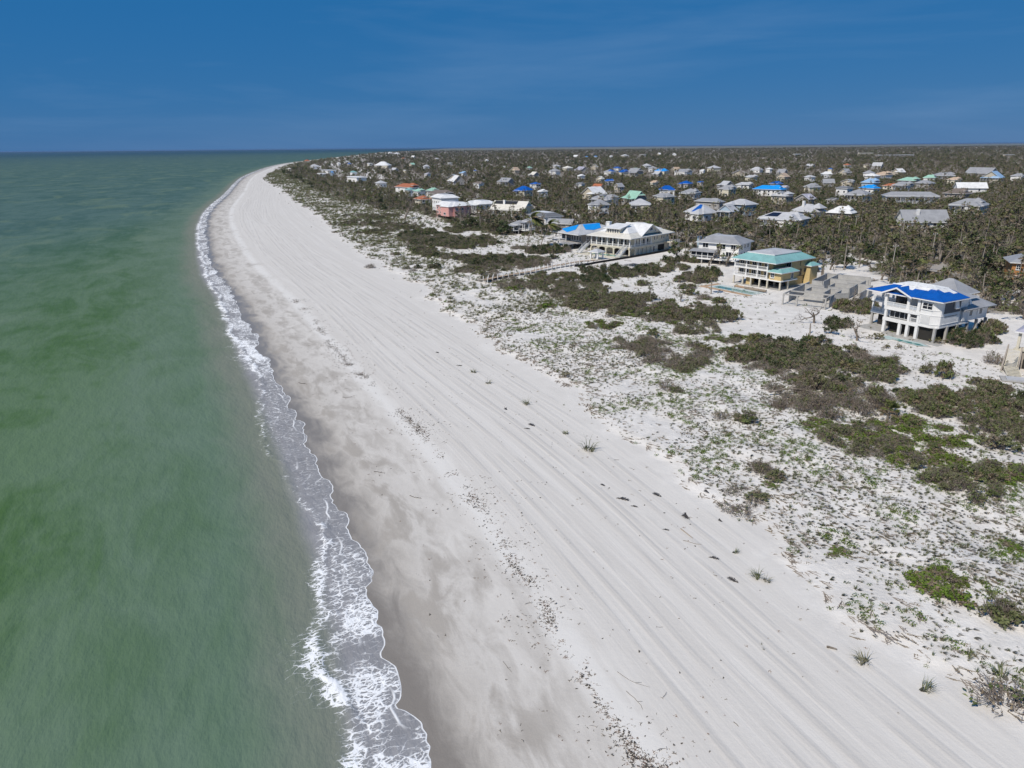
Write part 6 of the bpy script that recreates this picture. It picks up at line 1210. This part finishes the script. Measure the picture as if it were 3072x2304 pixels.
for sd_ in range(3):
    r = np.random.default_rng(800 + sd_); g = VG(); p = np.array([-0.7, 0, 0.04]); d = np.array([1.0, 0, 0])
    for k in range(9):
        q = p + d * 0.17; g.tube([p, q], [0.025, 0.022], 0, 3)
        for sg in (-1, 1): L = 0.42 * math.sin(0.4 + 2.5 * k / 9); e = q + np.array([0.22, sg * L, 0.02]) + r.normal(size=3) * 0.05; g.add([p, q, e, e - (0.07, 0, 0)], [(0, 1, 2, 3)], 0)
        d = d + np.array([0, 0.12 * (sd_ - 1), 0]); d /= np.linalg.norm(d); p = q
    FR.append(g.mesh('frond', [WEED]))
for j, (px, py, sc, lab) in enumerate([(1866, 1495, 1.5, 'dark washed-up palm frond, largest on the upper beach'), (1974, 1486, 1.2, 'dark palm frond right of the largest one'), (2053, 1546, 1.4, 'dark curled palm frond near the dune toe'), (1901, 1518, 0.8, 'small dark frond below the largest frond'), (1810, 1456, 0.7, 'small dark frond left of the largest frond'), (2116, 1472, 1.0, 'brown frond at the dune scarp'), (2139, 1672, 1.0, 'dark frond lying on the near sand'), (2202, 1742, 1.1, 'dark frond nearest to the track ruts'), (2012, 1386, 0.6, 'small reddish frond at the dune toe'), (1996, 1588, 0.7, 'small frond beside a plank'), (1597, 1276, 1.3, 'dark frond pile left of the largest grass tuft'), (1516, 1226, 1.0, 'dark clump of frond beside track ruts'), (1377, 1096, 1.2, 'far dark frond beside track ruts'), (1313, 1058, 1.0, 'farthest dark frond on the upper beach'), (2158, 1560, 0.7, 'small dark frond under the dune scarp'), (1580, 1285, 0.9, 'second frond in the dark pile')]):
    x, y = at(px, py); o = tag(link('palm_frond', FR[j % 3], None, (x, y, gz(x, y) + 0.01), (0, 0, j * 2.1), (sc * 0.7,) * 3), lab, 'palm frond', 'washed-up palm fronds')
for j, (px, py, L, rad, mat, lab) in enumerate([(2060, 1601, 2.2, 0.06, W_DECK, 'weathered plank lying below the dune'), (2078, 1624, 2.0, 0.03, T_BARK, 'thin stick beside the weathered plank'), (1891, 2047, 3.0, 0.018, WEED, 'long thin branch on the near sand'), (1906, 2100, 2.2, 0.02, WEED, 'bent twig below the long thin branch'), (1528, 1997, 1.5, 0.015, WEED, 'slender twig on grey damp sand'), (910, 1150, 2.2, 0.05, WEED, 'dark branch on damp sand near the surf'), (1042, 1195, 2.2, 0.04, WEED, 'curved stick on the mid beach'), (1140, 1415, 1.6, 0.035, WEED, 'curved dark twig on the mid beach'), (1240, 1495, 1.8, 0.04, WEED, 'straight stick left of the wrack line'), (2210, 2172, 0.5, 0.03, WEED, 'short stick on the near tracks'), (2495, 1945, 0.8, 0.12, T_BARK, 'short log under the near scarp'), (1850, 1380, 0.7, 0.03, WEED, 'short twig between track ruts')]):
    x, y = at(px, py); r = np.random.default_rng(900 + j); g = VG(); p = np.array([-L / 2, 0, rad]); pts = [p]; d = np.array([1.0, 0, 0])
    for k in range(5): d = d + np.array([0, r.normal() * (0.28 if mat is not W_DECK else 0), 0]); d /= np.linalg.norm(d); p = p + d * L / 5; pts.append(p)
    g.tube(pts, np.linspace(rad, rad * 0.6, 6), 0, 4)
    if mat is WEED and L > 1.4: g.tube([pts[3], pts[3] + np.array([0.3, 0.4, 0.05]) * L * 0.35], [rad * 0.7, rad * 0.4], 0, 3)
    tag(link('driftwood', g.mesh('driftwood', [mat]), None, (x, y, gz(x, y)), (0, 0, -0.6 + r.normal() * 0.5)), lab, 'driftwood', 'driftwood on the beach')
for j, (px, py, L, rz, lab) in enumerate([(2460, 1165, 6.0, 0.5, 'pale broken trunk sticking out of the brush pile'), (2490, 1160, 4.0, -0.7, 'split orange-brown trunk on the brush pile'), (2560, 1205, 7.0, -0.5, 'dark bent trunk at right end of the brush pile'), (2380, 1190, 8.0, -0.25, 'long grey fallen trunk left of the brush pile')]):
    x, y = at(px, py); g = VG(); r = np.random.default_rng(950 + j); q = np.linspace(0, 1, 6); pts = np.stack([L * (q - 0.5), 0.4 * np.sin(q * 3), 0.6 + 1.3 * (0.5 - abs(q - 0.5)) + 0.3 * q], 1); g.tube(pts, 0.16 - 0.1 * q, 0, 5)
    for k in range(5): b = pts[r.integers(2, 6)]; g.tube([b, b + r.normal(size=3) * 0.8 + (0.5, 0, 0.3)], [0.05, 0.02], 0, 3)
    tag(link('fallen_trunk', g.mesh('fallen_trunk', [T_BARK]), None, (x, y, gz(x, y)), (0, 0, rz)), lab, 'fallen trunk', 'fallen trunks of the brush pile')
# ------------------------------------------------------------------ boardwalk, fence, steps, poles, cars, roads
bw = [(-8.7, 222.2), (-4.5, 227.4), (1.2, 233.0), (7.1, 238.2), (14.3, 248.2), (20, 254.0), (25.5, 258.8), (32.7, 261.9)]
K = np.array(bw); KL = np.r_[0, np.cumsum(np.hypot(*np.diff(K, axis=0).T))]
root = tag(link('boardwalk', None, None, (K[0, 0], K[0, 1], 1.4)), 'timber boardwalk on posts crossing the dune to the mansion', 'boardwalk')
pm = MB().box((-0.29, -0.8, 0), (0.29, 0.8, 0.07), paint('boardwalk_timber', (0.42, 0.32, 0.23), 0.8, 0.25)).mesh('plank'); ps = MB().box((-0.09, -0.09, -1.2), (0.09, 0.09, 1.0), W_TRIM).mesh('post'); bmsh = MB().box((-1.25, -0.06, -0.2), (1.25, 0.06, -0.004), W_DECK).mesh('beam')
def on_walk(l):
    x, y = np.interp(l, KL, K[:, 0]), np.interp(l, KL, K[:, 1]); x2, y2 = np.interp(l + 0.5, KL, K[:, 0]), np.interp(l + 0.5, KL, K[:, 1]); return x, y, math.atan2(y2 - y, x2 - x)
l = 1.0
while l < KL[-1] - 0.6:
    x, y, a = on_walk(l); link('plank', pm, root, (x - K[0, 0], y - K[0, 1], 1.0), (0, 0, a)); l += 0.62
l = 1.0
while l < KL[-1] - 0.6:
    x, y, a = on_walk(l)
    for sg in (-0.86, 0.86): link('post', ps, root, (x - K[0, 0] - math.sin(a) * sg, y - K[0, 1] + math.cos(a) * sg, 1.0), (0, 0, a))
    link('beam', bmsh, root, (x - K[0, 0], y - K[0, 1], 1.0), (0, 0, a)); l += 2.5
sf = np.array([(22.5, 252.5), (25, 252.8), (31, 259.5), (45.2, 272.0), (56, 282.0), (65.8, 292.0)]); b = MB()
root = tag(link('silt_fence', None, None, (sf[0, 0], sf[0, 1], 1.4)), 'low black silt fence winding past the mansion', 'fence')
for i in range(len(sf) - 1):
    p, q = sf[i] - sf[0], sf[i + 1] - sf[0]; b = MB().bar((p[0], p[1], 0.4), (q[0], q[1], 0.4), 0.06, W_BLACK, 0.8); b.obj('fabric_panel', root)
    MB().box((q[0] - 0.04, q[1] - 0.04, 0), (q[0] + 0.04, q[1] + 0.04, 1.0), W_DECK).obj('stake', root)
root_xy = (72.0, 99.2); root = tag(link('timber_steps', None, None, (*root_xy, 1.4)), 'run of weathered timber steps half buried in dune sand', 'steps')
sm = MB().box((-0.95, -0.35, -0.3), (0.95, 0.35, 0.15), paint('step_timber', (0.40, 0.34, 0.28), 0.85, 0.3)).mesh('step')
for i in range(10):
    t_ = i / 9; x, y = 71.6 + 11.6 * t_, 98.6 + 14.6 * t_
    link('step', sm, root, (x - root_xy[0] + random.uniform(-0.15, 0.15), y - root_xy[1], gz(x, y) - 1.4 + 0.1), (random.uniform(-0.05, 0.05), random.uniform(-0.06, 0.06), 0.35 + random.uniform(-0.1, 0.1)))
POLE = paint('pole_wood', (0.42, 0.39, 0.34), 0.8, 0.2)
for j, (px, py, hh_, lab) in enumerate([(2668, 850, 12, 'tall utility pole behind the blue roof'), (2700, 745, 11, 'utility pole left of the gravel road'), (2790, 790, 11, 'utility pole with crossbar near the gravel road'), (2560, 720, 11, 'utility pole in the woods behind the shell'), (1846, 640, 10, 'utility pole behind the mansion roof'), (1815, 605, 13, 'dark tall mast before a grey hip roof')]):
    x, y = at(px, py); o = tag(link('utility_pole', None, None, (x, y, 1.35), (0, 0.02, 0.4)), lab, 'utility pole', 'utility poles')
    g = VG(); g.tube([(0, 0, -0.3), (0, 0, hh_)], [0.17, 0.12], 0, 6); link('pole', g.mesh('pole', [POLE]), o); MB().box((-1.2, -0.06, hh_ - 0.8), (1.2, 0.06, hh_ - 0.62), POLE).obj('crossarm', o)
    for k in (-1.0, 0.0, 1.0): MB().box((k - 0.05, -0.05, hh_ - 0.615), (k + 0.05, 0.05, hh_ - 0.4), W_TRIM).obj('insulator', o)
for j, (px, py, n_, R_, lab) in enumerate([(2610, 842, 26, 2.6, 'heap of broken boards on sand behind the concrete shell'), (2560, 838, 18, 2.0, 'smaller heap of boards left of the other debris heap'), (2335, 858, 16, 1.8, 'pile of splintered timber under the yellow house'), (2650, 870, 14, 1.8, 'scattered debris heap left of the blue roof'), (2050, 745, 14, 2.2, 'debris heap beside the driveway'), (1720, 700, 12, 1.6, 'debris heap between azure roof and palms')]):
    x, y = at(px, py); o = tag(link('debris_heap', None, None, (x, y, 1.4)), lab, 'debris heap', 'debris heaps'); r = random.Random(40 + j)
    for k in range(n_):
        a_, q_ = r.uniform(0, 6.28), R_ * math.sqrt(r.random()); zz = 0.1 + 0.7 * max(0, 1 - q_ / R_) * r.random(); L = r.uniform(0.8, 2.4); b_ = r.uniform(0, 3.14)
        p, q = Vector((q_ * math.cos(a_), q_ * math.sin(a_), zz)), Vector((q_ * math.cos(a_) + L * math.cos(b_), q_ * math.sin(a_) + L * math.sin(b_), zz + r.uniform(-0.05, 0.4)))
        MB().bar(p, q, r.uniform(0.15, 0.5), r.choice([W_DECK, W_DECK, W_TAUPE, W_CONC, W_PAVE, W_DARK]), 0.06).obj('board', o)
def car(px, py, rz, mat, lab, name='parked_car'):
    x, y = at(px, py); o = tag(link(name, None, None, (x, y, 1.42), (0, 0, rz)), lab, 'car')
    pr = [(-2.2, 0.45), (-2.2, 0.95), (-1.3, 1.02), (-0.7, 1.5), (0.9, 1.52), (1.6, 1.02), (2.2, 0.92), (2.2, 0.45)]
    b = MB(); L_, R_ = [(x_, -0.88, z_) for x_, z_ in pr], [(x_, 0.88, z_) for x_, z_ in pr]; b.poly(L_, mat); b.poly(R_[::-1], mat)
    for i in range(len(pr)): j = (i + 1) % len(pr); b.poly([L_[j], L_[i], R_[i], R_[j]], mat)
    b.obj('body', o); MB().box((-0.62, -0.90, 1.05), (0.85, 0.90, 1.4), GLASS).obj('side_window', o); MB().poly([(-1.27, -0.75, 1.06), (-0.74, -0.7, 1.47), (-0.74, 0.7, 1.47), (-1.27, 0.75, 1.06)], GLASS).obj('rear_window', o); MB().poly([(1.57, -0.75, 1.06), (0.96, -0.7, 1.49), (0.96, 0.7, 1.49), (1.57, 0.75, 1.06)][::-1], GLASS).obj('windscreen', o)
    for wx in (-1.35, 1.35):
        for wy in (-0.8, 0.8): g = VG(); g.tube([(wx, wy - 0.12, 0.33), (wx, wy + 0.12, 0.33)], [0.33, 0.33], 0, 10); link('wheel', g.mesh('wheel', [W_BLACK]), o)
car(2824, 728, 0.9, paint('white_car_paint', (0.75, 0.75, 0.75), 0.3, 0.05, 0.5), 'white car parked beside the gravel road'); car(2962, 794, 0.2, paint('dark_blue_car_paint', (0.02, 0.035, 0.07), 0.3, 0.05, 0.5), 'dark blue car parked among the trees at right'); car(2835, 872, -0.9, paint('silver_car_paint', (0.6, 0.6, 0.6), 0.3, 0.05, 0.5), 'pale car parked behind the blue-roofed house')
m = M('gravel_road'); P = m.pos(); mat_road = m.surf(m.mix(m.noise(P, 0.5, 6, 0.7), (0.24, 0.215, 0.185), (0.44, 0.41, 0.37)), 0.9, m.bump(m.noise(P, 5, 3), 0.4, 0.05), 0.2)
def road(name, pts, w):
    P_ = catmull(np.array(pts, float), 10); T = np.gradient(P_, axis=0); T /= np.hypot(*T.T)[:, None]; N_ = np.stack([-T[:, 1], T[:, 0]], 1); wv_ = w / 2 + (vnoise(np.arange(len(P_)) * 0.7, np.zeros(len(P_)), 3) - 0.5) * 0.8
    A, B = P_ + N_ * wv_[:, None], P_ - N_ * wv_[:, None]; n = len(P_); V_ = np.vstack([np.c_[A, np.full(n, 1.425)], np.c_[B, np.full(n, 1.425)]]); f = np.array([(i, i + 1, n + i + 1, n + i) for i in range(n - 1)])[:, ::-1]
    o = link(name, mesh_np(name, V_, f, [mat_road])); o['kind'] = 'structure'
road('gravel_road', [at(2960, 690), at(2900, 722), at(2855, 762), at(2800, 800), at(2770, 850)], 6.0)
road('gravel_road', [coast(s_q, 212)[0:2] for s_q in (20, 90, 160, 230, 300, 400, 520)], 5.5)
road('driveway', [at(2985, 940), at(2965, 900), at(2975, 860), at(2940, 800)], 4.5); road('driveway', [at(2150, 690), at(2080, 700), at(2040, 720), at(2015, 745)], 7.0)
# ------------------------------------------------------------------ labels: where look-alikes share one, say which from the left
ords = ['leftmost', 'second', 'third', 'fourth', 'fifth', 'sixth', 'seventh', 'eighth', 'ninth', 'tenth'] + [f'{i}th' for i in range(11, 21)] + ['21st', '22nd', '23rd'] + [f'{i}th' for i in range(24, 31)] + ['31st', '32nd', '33rd'] + [f'{i}th' for i in range(34, 41)]
dup = {}
for o in COL.objects:
    if o.parent is None and 'label' in o: dup.setdefault(o['label'], []).append(o)
for lab, os_ in dup.items():
    if len(os_) > 1:
        os_.sort(key=lambda o: proj(*o.location)[0])
        for i, o in enumerate(os_):
            o['label'] = lab + (', leftmost such' if i == 0 else f', {ords[min(i, 39)]} from left')
# ------------------------------------------------------------------ thin sea haze
hz = bpy.data.materials.new('sea_haze'); hz.use_nodes = True; hn = hz.node_tree; hn.nodes.clear()
ho = hn.nodes.new('ShaderNodeOutputMaterial'); hv_ = hn.nodes.new('ShaderNodeVolumePrincipled'); hv_.inputs['Color'].default_value = (0.28, 0.44, 0.74, 1); hv_.inputs['Density'].default_value = 2.2e-5; hv_.inputs['Anisotropy'].default_value = 0.2
hn.links.new(hv_.outputs[0], ho.inputs['Volume'])
hb = MB().box((-34000, -2600, -4.2), (34000, 46000, 44.0), hz); hm = hb.mesh('haze'); haze = link('haze', hm); haze['kind'] = 'stuff'; tag(haze, 'thin bluish sea haze over coast and far woods', 'haze')
